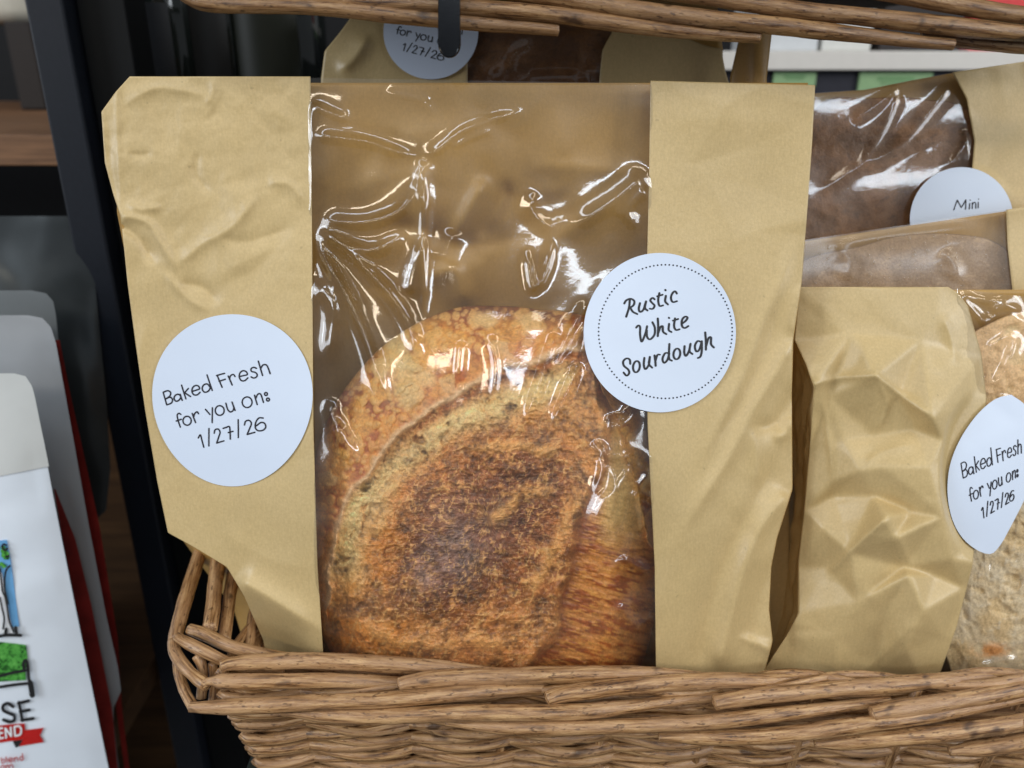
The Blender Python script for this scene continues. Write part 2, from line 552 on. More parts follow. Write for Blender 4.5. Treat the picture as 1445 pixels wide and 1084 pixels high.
BAKED = [
    [(152, 385), (167, 437), (182, 490)], [(152, 383), (190, 370), (215, 385), (208, 415), (172, 440)], [(172, 440), (212, 425), (231, 447), (220, 475), (182, 490)],
    [(302, 415), (280, 400), (254, 410), (244, 435), (258, 458), (282, 453), (299, 432), (302, 415)], [(296, 400), (304, 428), (314, 452)],
    [(308, 322), (326, 381), (345, 440)], [(366, 350), (346, 373), (328, 395)], [(337, 389), (360, 404), (385, 420)],
    [(400, 375), (432, 365), (460, 354), (452, 332), (428, 325), (403, 343), (396, 376), (413, 404), (442, 404), (466, 382)],
    [(548, 335), (524, 312), (494, 323), (483, 353), (500, 381), (530, 377), (550, 352), (548, 335)], [(524, 235), (546, 302), (569, 368)],
    [(610, 238), (631, 290), (653, 342)], [(605, 241), (640, 231), (674, 222)], [(626, 290), (653, 281), (680, 272)],
    [(704, 245), (721, 283), (738, 322)], [(716, 274), (724, 243), (748, 232), (763, 250)],
    [(800, 250), (832, 242), (866, 233), (858, 209), (830, 200), (805, 218), (798, 252), (815, 283), (845, 284), (872, 260)],
    [(945, 180), (920, 171), (898, 185), (903, 206), (930, 213), (950, 230), (944, 253), (920, 262), (898, 252)],
    [(960, 118), (978, 180), (996, 241)], [(978, 185), (998, 153), (1026, 150), (1043, 176), (1061, 226)],
    [(302, 572), (286, 562), (271, 576), (278, 620), (298, 680)], [(262, 628), (284, 620), (306, 612)],
    oval(355, 625, 35, 38), [(398, 562), (412, 602), (427, 641)], [(409, 600), (419, 565), (440, 549), (452, 566)],
    [(511, 528), (530, 550), (549, 572)], [(570, 514), (569, 577), (568, 642)],
    oval(632, 538, 38, 41), [(684, 475), (699, 527), (722, 550), (746, 537), (753, 508)], [(736, 465), (749, 501), (763, 538)],
    oval(865, 468, 42, 45), [(928, 408), (939, 448), (951, 488)], [(937, 440), (954, 402), (980, 400), (1004, 470)],
    oval(1025, 398, 12, 13, 0, 10), oval(1042, 445, 12, 13, 0, 10),
    [(450, 772), (468, 745), (482, 795), (497, 850)], [(541, 690), (540, 765), (540, 840)],
    [(585, 732), (593, 702), (619, 696), (635, 722), (624, 762), (606, 815)], [(606, 815), (637, 805), (668, 796)],
    [(660, 690), (686, 682), (714, 675), (720, 725), (722, 782)], [(704, 726), (725, 720), (746, 715)],
    [(789, 615), (790, 692), (790, 769)],
    [(842, 662), (852, 630), (882, 622), (901, 648), (886, 692), (865, 742)], [(865, 742), (898, 732), (931, 723)],
    [(1002, 602), (965, 602), (938, 640), (935, 685), (958, 709), (998, 706), (1023, 680), (1012, 646), (980, 641), (943, 668)],
]
RUSTIC = [
    [(452, 446), (444, 520), (418, 605)], [(400, 482), (420, 452), (460, 438), (493, 460), (486, 497), (452, 522)], [(456, 520), (480, 558), (522, 580)],
    [(546, 478), (535, 530), (548, 560), (578, 538), (600, 470)], [(602, 462), (592, 522), (616, 547)],
    [(683, 444), (662, 430), (641, 453), (662, 480), (681, 503), (664, 531), (634, 530)],
    [(726, 385), (715, 450), (727, 503), (762, 499)], [(704, 416), (730, 408), (757, 400)],
    [(786, 410), (780, 462), (806, 491)], [(780, 355), (784, 360)],
    [(888, 390), (870, 368), (845, 390), (833, 432), (850, 468), (891, 460)],
    [(510, 706), (530, 686), (547, 700), (547, 770), (562, 835), (596, 760), (612, 692)], [(608, 728), (612, 790), (640, 814), (680, 770), (683, 705), (661, 655)],
    [(711, 620), (715, 700), (711, 785)], [(716, 752), (735, 702), (756, 692), (760, 742), (791, 766)],
    [(816, 670), (812, 727), (839, 747)], [(813, 613), (817, 617)],
    [(871, 620), (862, 690), (880, 727), (914, 720)], [(850, 641), (876, 633), (902, 625)],
    [(931, 672), (970, 642), (986, 612), (962, 604), (936, 635), (935, 688), (960, 709), (996, 690)],
]
SOUR = [
    [(357, 532), (352, 490), (320, 476), (286, 505), (292, 550), (336, 590), (346, 625), (320, 652), (288, 620)],
    oval(420, 560, 34, 58, 8), [(501, 470), (495, 540), (511, 585), (546, 540), (556, 465)], [(557, 460), (548, 532), (580, 570)],
    [(604, 445), (612, 500), (616, 552)], [(612, 505), (634, 442), (662, 438)],
    [(748, 422), (712, 424), (686, 480), (702, 521), (736, 490), (755, 425)], [(756, 328), (752, 470), (782, 500)],
    oval(832, 430, 34, 55, 8), [(911, 350), (908, 420), (926, 450), (956, 400), (971, 330)], [(972, 326), (962, 402), (992, 432)],
    [(1082, 308), (1043, 300), (1016, 350), (1031, 405), (1061, 385), (1084, 315)], [(1086, 300), (1086, 400), (1071, 458), (1044, 472)],
    [(1121, 210), (1128, 300), (1128, 387)], [(1131, 348), (1154, 272), (1180, 262), (1181, 330), (1210, 365)],
]


def ribbons(strokes, width, contrast=0.0, step=.9, square=False):
    """strokes in photo px -> 2D verts and faces"""
    V = []; Fc = []; lay = []
    for k, st in enumerate(strokes):
        P = catmull(st, step) if not square else np.array(st, float)
        T = np.gradient(P, axis=0); T /= np.linalg.norm(T, axis=1)[:, None] + 1e-9
        N = np.stack([-T[:, 1], T[:, 0]], 1)
        w = np.full(len(P), width / 2)
        if contrast:
            w = w * (1 + contrast * np.abs(T[:, 1]) - contrast * .5)
        L = P + N * w[:, None]; R = P - N * w[:, None]
        b = len(V)
        if not square:
            P0 = P[0] - T[0] * w[0] * .8; P1 = P[-1] + T[-1] * w[-1] * .8
            L = np.vstack([P0 + N[0] * w[0] * .5, L, P1 + N[-1] * w[-1] * .5]); R = np.vstack([P0 - N[0] * w[0] * .5, R, P1 - N[-1] * w[-1] * .5])
        n = len(L)
        V += [tuple(q) for q in L] + [tuple(q) for q in R]
        lay += [k % 5] * (2 * n)
        for i in range(n - 1):
            Fc.append([b + i, b + n + i, b + n + i + 1, b + i + 1])
    return np.array(V), Fc, np.array(lay, float)


def lettering(strokes, width, surf, parent, mat, dh, contrast=0.0, name='lettering', square=False):
    V, Fc, lay = ribbons(strokes, width, contrast, square=square)
    return mesh(name, surf.P(V[:, 0], V[:, 1], dh + lay * 1.2e-5), Fc, mat, parent, smooth_=False)


def disc(outline, surf, parent, mat, dh, name='sticker', rings=14, centre=None):
    """sticker bounded by a closed photo outline"""
    O = np.array(outline, float); c = O.mean(0) if centre is None else np.array(centre)
    n = len(O); s = np.linspace(0.02, 1, rings)
    X = c[0] + (O[:, 0] - c[0])[None] * s[:, None]; Y = c[1] + (O[:, 1] - c[1])[None] * s[:, None]
    V = surf.P(X, Y, dh).reshape(-1, 3)
    area2 = np.sum(O[:, 0] * np.roll(O[:, 1], -1) - np.roll(O[:, 0], -1) * O[:, 1])
    F = [list(f) for f in gridfaces(rings, n, wrap=True)] + [list(range(n))]
    if area2 > 0: F = [f[::-1] for f in F]
    return mesh(name, V, F, mat, parent)


def dots(cx, cy, rx, ry, n, r):
    out = []
    for k in range(n):
        a = 2 * math.pi * k / n
        out.append((cx + rx * math.cos(a), cy + ry * math.sin(a), r))
    return out


def dot_mesh(D, surf, parent, mat, dh, name='dotted_ring'):
    V = []; F = []
    for (x, y, r) in D:
        b = len(V)
        V += [(x + r * math.cos(t), y + r * math.sin(t)) for t in np.linspace(0, 2 * math.pi, 9)[:-1]]
        F.append(list(range(b, b + 8)))
    V = np.array(V)
    return mesh(name, surf.P(V[:, 0], V[:, 1], dh), F, mat, parent, smooth_=False)


def affine(src, dst):
    A = np.array([[x, y, 1] for x, y in src]); X, *_ = np.linalg.lstsq(A, np.array(dst, float), rcond=None)
    return lambda p: tuple(np.array([p[0], p[1], 1.0]) @ X)


def homography(src, dst):
    A = []; b = []
    for (x, y), (u, v) in zip(src, dst):
        A.append([x, y, 1, 0, 0, 0, -u * x, -u * y]); b.append(u)
        A.append([0, 0, 0, x, y, 1, -v * x, -v * y]); b.append(v)
    h = np.linalg.lstsq(np.array(A), np.array(b), rcond=None)[0]

    def f(p):
        w = h[6] * p[0] + h[7] * p[1] + 1
        return ((h[0] * p[0] + h[1] * p[1] + h[2]) / w, (h[3] * p[0] + h[4] * p[1] + h[5]) / w)
    return f


def droplets(name, n, region, surf, mat, parent, seed, rmin=.8, rmax=2.2, inside=None):
    rng = np.random.RandomState(seed); mb = MB()
    k = 0
    while k < n:
        x = rng.uniform(region[0], region[2]); y = rng.uniform(region[1], region[3])
        if inside and not inside(x, y): continue
        k += 1
        r = (rmin + (rmax - rmin) * rng.rand() ** 3)
        th = np.linspace(0, 2 * math.pi, 9)[:-1]
        V = []; 
        for a in (0.0, .5, 1.0, 1.35):
            V.append(surf.P(x + r * math.cos(a) * np.cos(th), y + r * math.cos(a) * np.sin(th) * 1.1, r * .0003 * math.sin(a) + 1e-4))
        V = np.vstack(V)
        F = [list(f) for f in gridfaces(4, 8, wrap=True)] + [list(range(24, 32))]
        mb.add(V, F)
    o = mb.build(name, mat, parent)
    return tag(o, kind='stuff')


GROUP_BAGS = 'kraft paper bread bags with clear windows'
SHELF_Z = CAM[2] - .318          # board the lower basket stands on

# ------------------------------------------------------------------ MAIN BAG
LOAF_C = (690.0, 735.0)


def bulge_main(x, y):
    q = ((x - 690) / 345) ** 2 + (np.where(y < 740, (y - 740) / 330, (y - 740) / 420)) ** 2
    return .004 + .029 * np.exp(-q ** 1.15)


def stick_mask(x, y):
    a = ((x - 328) / 113) ** 2 + ((y - 565) / 121) ** 2
    b = ((x - 931) / 107) ** 2 + ((y - 469) / 112) ** 2
    return smooth(.85, 1.25, np.minimum(a, b))


# left paper
fl = Field(120, 90, 480, 1080, 2)
m_up = 1 - smooth(330, 470, fl.Y)
fl.randfacets(58, .75, 3, m_up)
fl.randfacets(26, .34, 4, m_up)
fl.randfacets(13, .10, 44, m_up)
fl.randfacets(90, .7, 14, smooth(400, 520, fl.Y))
fl.ridge([(165, 108), (166, 200), (170, 310)], 0.77, 3.8, taper=(0, .1), curve=False)
fl.ridge([(150, 160), (158, 235), (172, 305)], -0.68, 6.8, taper=(.1, .1))
fl.ridge([(172, 150), (215, 125), (262, 128), (300, 138)], 1.36, 9.0)
fl.ridge([(296, 112), (302, 126), (290, 150)], 0.85, 4.5)
fl.ridge([(170, 305), (205, 312), (228, 345), (255, 392)], 1.87, 6.8, taper=(.05, .3))
fl.ridge([(168, 318), (195, 335), (222, 375)], -1.87, 7.5, taper=(.05, .3))
fl.ridge([(176, 288), (200, 296), (232, 290)], 1.36, 6.0)
fl.ridge([(240, 385), (285, 345), (330, 318), (372, 262)], 1.61, 9.0)
fl.ridge([(372, 262), (405, 258), (432, 290)], 1.36, 7.5)
fl.ridge([(280, 210), (278, 250), (300, 275)], -1.19, 6.8)
fl.ridge([(180, 217), (200, 219), (215, 216)], -0.85, 3.8)
fl.ridge([(250, 400), (285, 405), (310, 432)], -1.70, 9.8)
fl.ridge([(225, 380), (270, 425), (300, 440)], 1.02, 6.0)
fl.ridge([(305, 330), (345, 342), (420, 318)], -1.02, 9.0)
fl.ridge([(210, 440), (196, 520), (205, 600)], 0.68, 12.0)
fl.ridge([(300, 740), (380, 790), (455, 800)], 0.77, 19.5)
# pinched fold at the bottom
fl.ridge([(330, 815), (375, 840), (420, 868), (462, 892)], 5.0, 20, taper=(.15, .0))
fl.A += -9 * smooth(0, 60, fl.Y - (815 + (fl.X - 330) * .59)) * smooth(470, 400, fl.X)
fl.blur(1.5)
fl.A += .10 * (vnoise(fl.X, fl.Y, 9, 5, 2) - .5) * (.4 + m_up)
edge_r = smooth(0, 40, 440 - fl.X + (fl.Y - 108) * .018)
fl.A *= (.35 + .65 * edge_r) * stick_mask(fl.X, fl.Y)

# right paper
fr = Field(900, 90, 1180, 1080, 2)
fr.randfacets(75, .6, 8)
fr.randfacets(34, .55, 9, smooth(560, 640, fr.Y) * smooth(1000, 1060, fr.X) * (1 - smooth(760, 860, fr.Y)))
fr.ridge([(1128, 320), (1100, 400), (1078, 450), (1052, 520), (1020, 590), (975, 680)], 2.2, 11, taper=(.3, .3))
fr.ridge([(1122, 470), (1098, 520), (1064, 575), (1032, 640), (985, 715), (950, 770)], 2.8, 11, taper=(.1, .3))
fr.ridge([(1108, 400), (1080, 500), (1040, 580), (1000, 640)], -1.6, 12, taper=(.3, .3))
fr.ridge([(1132, 400), (1120, 440), (1117, 480)], 1.6, 7)
fr.ridge([(1118, 560), (1095, 595), (1070, 604), (1055, 600)], -3.2, 12, taper=(.0, .3))
fr.ridge([(1120, 585), (1110, 612), (1088, 618)], 2.4, 9)
fr.ridge([(1060, 598), (1068, 640), (1066, 690)], 1.6, 9)
fr.ridge([(1112, 620), (1075, 690), (1035, 770), (1005, 850), (985, 950)], -2.6, 18, taper=(.2, .1))
fr.ridge([(1115, 695), (1075, 745), (1048, 810), (1030, 880), (1010, 950)], 4.0, 15, taper=(.05, .1))
fr.ridge([(1100, 770), (1070, 850), (1042, 930)], -3.0, 14)
fr.ridge([(1040, 898), (1068, 908), (1088, 918)], 2.0, 7, taper=(.2, 0))
fr.ridge([(1088, 900), (1072, 945)], 1.2, 8)
fr.ridge([(920, 175), (1000, 168), (1140, 178)], .5, 30)
fr.blur(2.4)
fr.A += .07 * (vnoise(fr.X, fr.Y, 9, 6, 2) - .5)
fr.A *= (.3 + .7 * smooth(0, 40, fr.X - 918)) * stick_mask(fr.X, fr.Y)
fr.A += -8 * smooth(1060, 1150, fr.X) * smooth(500, 760, fr.Y)

# window film
ff = Field(425, 90, 940, 1080, 1.5)
W = [  # traced wrinkles of the film: points, height mm, width px
    ([(437, 147), (471, 162), (499, 171)], 1.1, 6), ([(437, 190), (516, 200), (551, 212), (596, 223)], 1.5, 6),
    ([(596, 223), (620, 211), (651, 186), (700, 167), (745, 156)], 1.3, 6), ([(634, 211), (665, 195), (705, 180)], .8, 5),
    
    ([(444, 311), (516, 314), (568, 294), (586, 249)], 2.0, 9), ([(446, 321), (499, 349), (534, 352), (575, 325)], 2.0, 9),
    ([(446, 321), (492, 356), (530, 394), (555, 422), (580, 465), (593, 525)], 2.4, 7), ([(444, 342), (482, 404), (516, 475), (536, 540), (552, 590)], 2.4, 7),
    ([(624, 370), (633, 345), (641, 321)], 1.3, 9), ([(759, 270), (748, 294), (779, 321), (804, 297)], .9, 7),
    ([(743, 349), (753, 406), (772, 377), (783, 325)], 1.2, 5), ([(918, 238), (862, 287), (793, 328)], 2.2, 12),
    ([(918, 262), (884, 300), (905, 325)], 1.8, 10), ([(831, 420), (800, 475), (783, 517), (805, 498), (838, 441)], 1.5, 5.5),
    ([(784, 468), (768, 520), (738, 609)], 1.9, 6), ([(816, 510), (798, 560), (776, 609)], 1.7, 6),
    ([(651, 480), (648, 510), (645, 540)], .9, 5), ([(904, 630), (872, 690), (848, 724), (830, 835)], 4.2, 21),
    ([(870, 583), (872, 610), (878, 645)], 1.5, 8), ([(895, 690), (910, 676), (918, 660)], 1.1, 5), ([(895, 690), (915, 700), (928, 707)], 1.1, 5),
    ([(895, 690), (897, 730), (901, 755)], 1.2, 5), ([(852, 820), (878, 791), (920, 813)], 1.2, 5), ([(880, 800), (900, 740), (890, 700)], .9, 6),
    ([(598, 230), (597, 340), (600, 470)], .9, 5), 
    ([(445, 390), (470, 440), (462, 520)], 1.3, 10),  ([(575, 420), (586, 375), (600, 330)], 1.5, 10),
      
     ([(540, 130), (600, 145), (610, 175)], .5, 5), ([(470, 590), (500, 640), (520, 700)], .8, 9),
    ([(840, 620), (850, 660), (838, 700)], 1.0, 6), ([(905, 560), (880, 600), (850, 600)], 1.2, 9), ([(870, 850), (890, 880), (918, 890)], .9, 10),
     ([(446, 325), (470, 400), (474, 470)], 1.4, 7),  ([(462, 560), (480, 620), (500, 660)], 1.2, 7), ([(858, 640), (870, 700), (850, 760)], 1.3, 9), ([(690, 470), (700, 520), (692, 580)], .9, 6), 
     ([(600, 224), (590, 260), (596, 300)], 1.2, 7), 
]
fw = Field(425, 90, 940, 1080, 1.25)
for pts, a, w in W:
    low = np.mean([q[1] for q in pts]) > 440
    fw.ridge(pts, a * (1.9 if low else 1.4), w * 1.25, p=1.5, taper=(.18, .3))
fw.blur(1.5)
m_w = (1 - smooth(420, 560, ff.Y)) * smooth(112, 170, ff.Y)
tmp = Field(425, 90, 940, 1080, 3)
tmp.randfacets(110, .55, 29); tmp.blur(16)
t2 = Field(425, 90, 940, 1080, 3); t2.randfacets(62, 1.5, 33); t2.blur(8)
tmp.A += t2.A * smooth(640, 520, t2.X) * smooth(112, 160, t2.Y) * smooth(520, 380, t2.Y)
ff.A += tmp(ff.X, ff.Y) * 1e3 * (.25 + .75 * m_w)
tmp = Field(425, 90, 940, 1080, 2)
tmp.randfacets(56, .45, 22); tmp.blur(9)
ff.A += .7 * tmp(ff.X, ff.Y) * 1e3 * (.03 + .97 * m_w * smooth(680, 520, ff.X))
ff.A += .5 * (vnoise(ff.X, ff.Y, 70, 40, 2) - .5)
ff.A *= smooth(433, 441, ff.X) * .9 + .1
ff.A *= smooth(926, 916, ff.X) * .9 + .1
ff.A *= stick_mask(ff.X, ff.Y)


# ---- the loaf relief is needed by the film that lies on it
OUT = np.array([(925, 735), (918, 650), (895, 560), (870, 490), (830, 446), (760, 437), (700, 432), (650, 433), (605, 448), (548, 482), (504, 526), (470, 576),
                (448, 636), (438, 700), (436, 780), (442, 860), (475, 935), (540, 1010), (640, 1050), (720, 1056), (810, 1040), (880, 990), (912, 920), (926, 830)], float)
_oa = np.arctan2(OUT[:, 1] - LOAF_C[1], OUT[:, 0] - LOAF_C[0]); _or = np.hypot(OUT[:, 0] - LOAF_C[0], OUT[:, 1] - LOAF_C[1])
_o = np.argsort(_oa); _oa = _oa[_o]; _or = _or[_o]


def loaf_R(th):
    return np.interp(th, np.concatenate([_oa - 2 * np.pi, _oa, _oa + 2 * np.pi]), np.tile(_or, 3))


EAR = [tuple(q) for q in catmull([(462, 850), (470, 790), (484, 735), (506, 690), (540, 645), (580, 607), (630, 568), (685, 536), (740, 513), (790, 501), (836, 500), (852, 540)], 9)]
EDGE = [tuple(q) for q in catmull([(836, 500), (851, 550), (849, 620), (838, 680), (822, 730), (805, 790), (792, 850), (775, 905), (735, 960)], 9)]


def loaf_fields(x, y):
    """relief (mm) and colour of the crust at photo points of the loaf's face"""
    dx, dy = x - LOAF_C[0], y - LOAF_C[1]
    wx = x + 22 * (vnoise(x, y, 50, 101, 4) - .5); wy = y + 22 * (vnoise(x, y, 50, 102, 4) - .5)
    d, t, sg, _ = polydist(wx, wy, EAR); sd = d * -sg           # >0: above / left of the ear
    de, te, se, _ = polydist(wx, wy, EDGE); sde = de * se        # <0: to the right of the open cut
    inner = smooth(6, -6, sd) * smooth(-8, 8, sde)
    above = smooth(-3, 3, sd)
    rightz = (1 - smooth(-8, 8, sde)) * (1 - above)
    rel = np.zeros_like(x); rtear = np.zeros_like(x)
    # ear lip and the open cut below it
    rel += smooth(-10, 5, sd) * 2.4 * np.exp(-np.clip(sd, 0, 999) / 30)
    rel += (1 - above) * (-1.6 * np.exp(-((np.clip(-sd, 0, 999) - 26) / 26) ** 2)) * smooth(0, .1, t)
    rel += inner * 3.0 * np.exp(-((de - 6) / 12) ** 2)
    rel += -2.5 * rightz
    # blisters on the untouched crust
    f1, f2, idb = worley(wx, wy, 17, 201); f1b, f2b, idc = worley(x, y, 9, 205)
    f1c, f2c, idd = worley(wx, wy, 34, 208)
    bl = np.clip(1 - (f1 / (.25 + .35 * idb)) ** 2, 0, 1) * (idb > .35)
    bl2 = np.clip(1 - (f1b / (.3 + .3 * idc)) ** 2, 0, 1) * (idc > .3)
    big = np.clip(1 - (f1c / (.22 + .3 * idd)) ** 2, 0, 1) * (idd > .78)
    rel += above * (.9 * bl + .4 * bl2 + 1.0 * big)
    # torn, stringy surface of the cut
    rg = ridged(wx, wy, 26, 301, 4); rg2 = ridged(x + .3 * y, y, 9, 320, 2)
    rel += inner * (1.6 * (rg - .4) + .7 * (rg2 - .4) + 1.2 * (vnoise(wx, wy, 22, 330, 3) - .5))
    # streaks lower right
    sx = x * .97 + y * .25; sy = y * .97 - x * .25
    stx = vnoise(sx, sy * 4.2, 24, 401, 3); st2 = vnoise(sx, sy * 4, 11, 402, 2)
    rel += rightz * (.9 * (stx - .5) + .6 * (st2 - .5))
    # torn ridges
    for pl, a_, w_ in [([(560, 660), (620, 612), (690, 575), (760, 548)], 1.5, 7), ([(600, 650), (660, 600), (740, 566), (800, 556)], 1.2, 6), ([(520, 760), (545, 700), (590, 655)], 1.4, 8),
                       ([(740, 850), (770, 800), (800, 740), (822, 680)], 1.6, 8), ([(500, 880), (560, 905), (640, 915), (740, 905)], 1.3, 9), ([(660, 640), (720, 625), (800, 640)], 1.0, 8), ([(690, 740), (740, 700), (790, 690)], 1.1, 8)]:
        dq, tq, _, _ = polydist(wx, wy, pl)
        e_ = np.exp(-(dq / w_) ** 2) * smooth(0, .15, tq) * smooth(1, .85, tq)
        rel += inner * a_ * e_; rtear = np.maximum(rtear, e_)
    # a few pits
    pits = [(552, 778, 17, 13), (545, 783, 8, 7), (762, 756, 9, 17)]
    pit = np.zeros_like(x); rim = np.zeros_like(x)
    for (cx, cy, a, b) in pits:
        q = np.hypot((wx - cx) / a, (wy - cy) / b)
        pit = np.maximum(pit, smooth(1.0, .75, q)); rim = np.maximum(rim, np.exp(-((q - 1.05) / .13) ** 2))
    rel += -1.0 * pit + .35 * rim

    # ------- colour
    def C(*c): return np.array(lin(*c))
    def mixc(a, b, f): return a * (1 - f[..., None]) + b * f[..., None]
    one = np.ones(x.shape + (3,))
    n1 = vnoise(x, y, 90, 501, 4); n2 = vnoise(x, y, 24, 502, 4); n3 = vnoise(x, y, 7, 503, 3)
    # untouched crust
    a = one * C(210, 162, 86)
    a = mixc(a, one * C(150, 84, 34), smooth(.42, .68, n2) * .9)
    a = mixc(a, one * C(222, 170, 84), smooth(.5, .8, vnoise(wx, wy, 40, 504, 3)) * .8)
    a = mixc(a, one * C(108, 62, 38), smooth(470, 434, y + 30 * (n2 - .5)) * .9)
    a = mixc(a, one * C(240, 200, 130), smooth(.1, .6, bl) * .55)
    a = mixc(a, one * C(240, 204, 140), smooth(.15, .7, bl2) * .5 * smooth(.35, .6, n1))
    a = mixc(a, one * C(120, 66, 30), np.exp(-((f1 - .48) / .10) ** 2) * .25)
    fl_ = smooth(.15, .5, big * (.6 + .8 * n3))
    a = mixc(a, one * C(232, 202, 148), fl_ * .85)
    band = np.exp(-((x - (536 + (y - 400) * .27)) / 24) ** 2) * smooth(380, 420, y) * smooth(600, 560, y)   # floury streak
    a = mixc(a, one * C(214, 196, 146), np.clip(band * (.55 + 1.1 * (n3 - .3)), 0, .85))
    pat = np.exp(-(((x - 598) / 17) ** 2 + ((y - 536) / 12) ** 2) ** 2) + np.exp(-(((x - 684) / 19) ** 2 + ((y - 452) / 11) ** 2) ** 2) + np.exp(-(((x - 742) / 14) ** 2 + ((y - 450) / 6) ** 2) ** 2)
    a = mixc(a, one * C(226, 198, 146), np.clip(pat * (.5 + n3), 0, .9))
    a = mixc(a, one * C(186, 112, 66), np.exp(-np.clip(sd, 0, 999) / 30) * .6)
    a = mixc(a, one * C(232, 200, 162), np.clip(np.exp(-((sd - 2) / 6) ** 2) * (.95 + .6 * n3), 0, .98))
    # cut surface
    b = one * C(192, 146, 90)
    core = np.exp(-(((x - 632) / 66) ** 2 + ((y - 785) / 72) ** 2)) + .38 * np.exp(-(((x - 730) / 70) ** 2 + ((y - 680) / 60) ** 2))
    broad = np.clip(np.exp(-((((x - 690) / 150) ** 2 + ((y - 745) / 155) ** 2)) ** 1.5), 0, 1)
    b = mixc(b, one * C(142, 82, 40), broad * .8)
    b = mixc(b, one * C(112, 66, 40), smooth(.40, .62, vnoise(wx, wy, 46, 510, 4)) * (.45 + .4 * np.clip(core, 0, 1)))
    b = mixc(b, one * C(214, 148, 70), smooth(.35, .65, vnoise(x, y, 50, 512, 3)) * smooth(660, 520, x) * .8)
    core = np.exp(-(((x - 632) / 66) ** 2 + ((y - 785) / 72) ** 2)) + .38 * np.exp(-(((x - 730) / 70) ** 2 + ((y - 680) / 60) ** 2))
    b = mixc(b, one * C(70, 40, 32), np.clip(core * (.7 + .8 * n2), 0, .95))
    b = mixc(b, one * C(206, 158, 98), smooth(.55, .86, rg) * (.75 - .45 * core))
    b = mixc(b, one * C(216, 168, 108), smooth(.62, .86, vnoise(wx, wy, 10, 520, 3)) * .65)
    b = mixc(b, one * C(94, 50, 28), smooth(.66, .9, vnoise(x, y, 13, 530, 3)) * .5)
    dk = np.exp(-(((x - 598) / 34) ** 2 + ((y - 852) / 24) ** 2)) + .6 * np.exp(-(((x - 700) / 60) ** 2 + ((y - 735) / 34) ** 2))
    b = mixc(b, one * C(66, 38, 32), np.clip(dk * (.35 + .9 * n2), 0, .85))
    hz = np.exp(-(((x - 640) / 44) ** 2 + ((y - 768) / 46) ** 2)) + .8 * np.exp(-(((x - 605) / 26) ** 2 + ((y - 810) / 24) ** 2))
    b = mixc(b, one * C(150, 128, 124), np.clip(hz * (.35 + .8 * n2), 0, .7))
    b = mixc(b, one * C(224, 178, 116), np.clip(rtear * (.3 + .9 * n3), 0, .75))
    # pale torn crumb band under the ear
    dd = -sd
    bw = 30 + 14 * vnoise(x, y, 40, 540, 2)
    cen = 16 + 24 * smooth(.3, .75, t)
    band2 = np.exp(-((dd - cen) / (bw * .52)) ** 2) * smooth(.0, .12, t) * (1 - smooth(.80, .97, t))
    strg = ridged(x * .8 + y * .6, (y * .8 - x * .6) * .35, 9, 550, 3)
    b = mixc(b, one * C(240, 220, 166), np.clip(band2 * (.95 + .8 * (strg - .3)), 0, .97))
    hole = smooth(.58, .74, vnoise(wx, wy, 18, 560, 3)) * np.clip(band2 * 1.3, 0, 1)
    rel += -2.0 * hole
    b = mixc(b, one * C(128, 108, 74), np.clip(hole, 0, .85))
    b = mixc(b, one * C(158, 104, 60), np.exp(-((dd - 7) / 10) ** 2) * smooth(.3, .55, t) * .9)
    low = smooth(860, 930, y) * .6
    b = mixc(b, one * C(176, 116, 64), low * n2)
    # side beyond the cut
    c = one * C(190, 136, 78)
    c = mixc(c, one * C(150, 86, 36), smooth(.4, .65, stx))
    c = mixc(c, one * C(216, 164, 92), smooth(.55, .8, st2) * .75)
    pale = smooth(800, 700, y) * smooth(835, 862, x)
    c = mixc(c, one * C(226, 200, 146), np.clip(pale * (.7 + .6 * n2), 0, .94))
    c = mixc(c, one * C(122, 70, 40), np.exp(-(de / 14) ** 2) * .8)
    col = mixc(mixc(b, c, (1 - smooth(-8, 8, sde))), a, above)
    col = mixc(col, one * C(206, 160, 96), np.clip(rim * .28 - above, 0, 1))
    col = mixc(col, one * C(120, 80, 36), np.clip(pit * .5 - above, 0, 1))
    # fine grain of the crust
    inn = (1 - above) * smooth(-8, 8, sde)
    st = ridged(wx * .9 + .4 * y, wy, 15, 601, 3); st3 = ridged(x, y, 7, 603, 2)
    col = mixc(col, one * C(226, 186, 128), np.clip(smooth(.50, .80, st) * inn * .75 * (1 - .6 * np.clip(core, 0, 1)), 0, 1))
    col = mixc(col, one * C(226, 190, 138), np.clip(smooth(.55, .85, st3) * inn * .55, 0, 1))
    dkp = smooth(.54, .70, vnoise(wx, wy, 17, 620, 3)) * inn
    col = mixc(col, one * C(104, 58, 32), dkp * .28)
    g1 = vnoise(x, y, 11, 610, 3); g2 = vnoise(x, y, 4.5, 612, 2); g3 = vnoise(wx, wy, 32, 614, 3)
    col = col * (1 + (.8 * (g1 - .5) + .75 * (g2 - .5) + .45 * (g3 - .5)) * (.6 + .6 * inn)).clip(.42, 1.7)[..., None]
    rel += inn * (.9 * (g1 - .5) + .5 * (st - .4))
    return rel, np.clip(col, .004, 1)


def loaf_front(x, y, rel=None):
    dx, dy = x - LOAF_C[0], y - LOAF_C[1]
    r = np.clip(np.hypot(dx, dy) / loaf_R(np.arctan2(dy, dx)), 0, 1)
    dome = np.sqrt(np.clip(1 - r ** 3.4, 0, 1))
    if rel is None: rel = loaf_fields(x, y)[0]
    return -.008 + .031 * dome + rel * 1e-3 * np.clip(dome * 1.6, 0, 1), r


MAIN = Surf(722, 542, .345, 10.0, 0.0)
MAIN.H = lambda x, y: bulge_main(x, y)
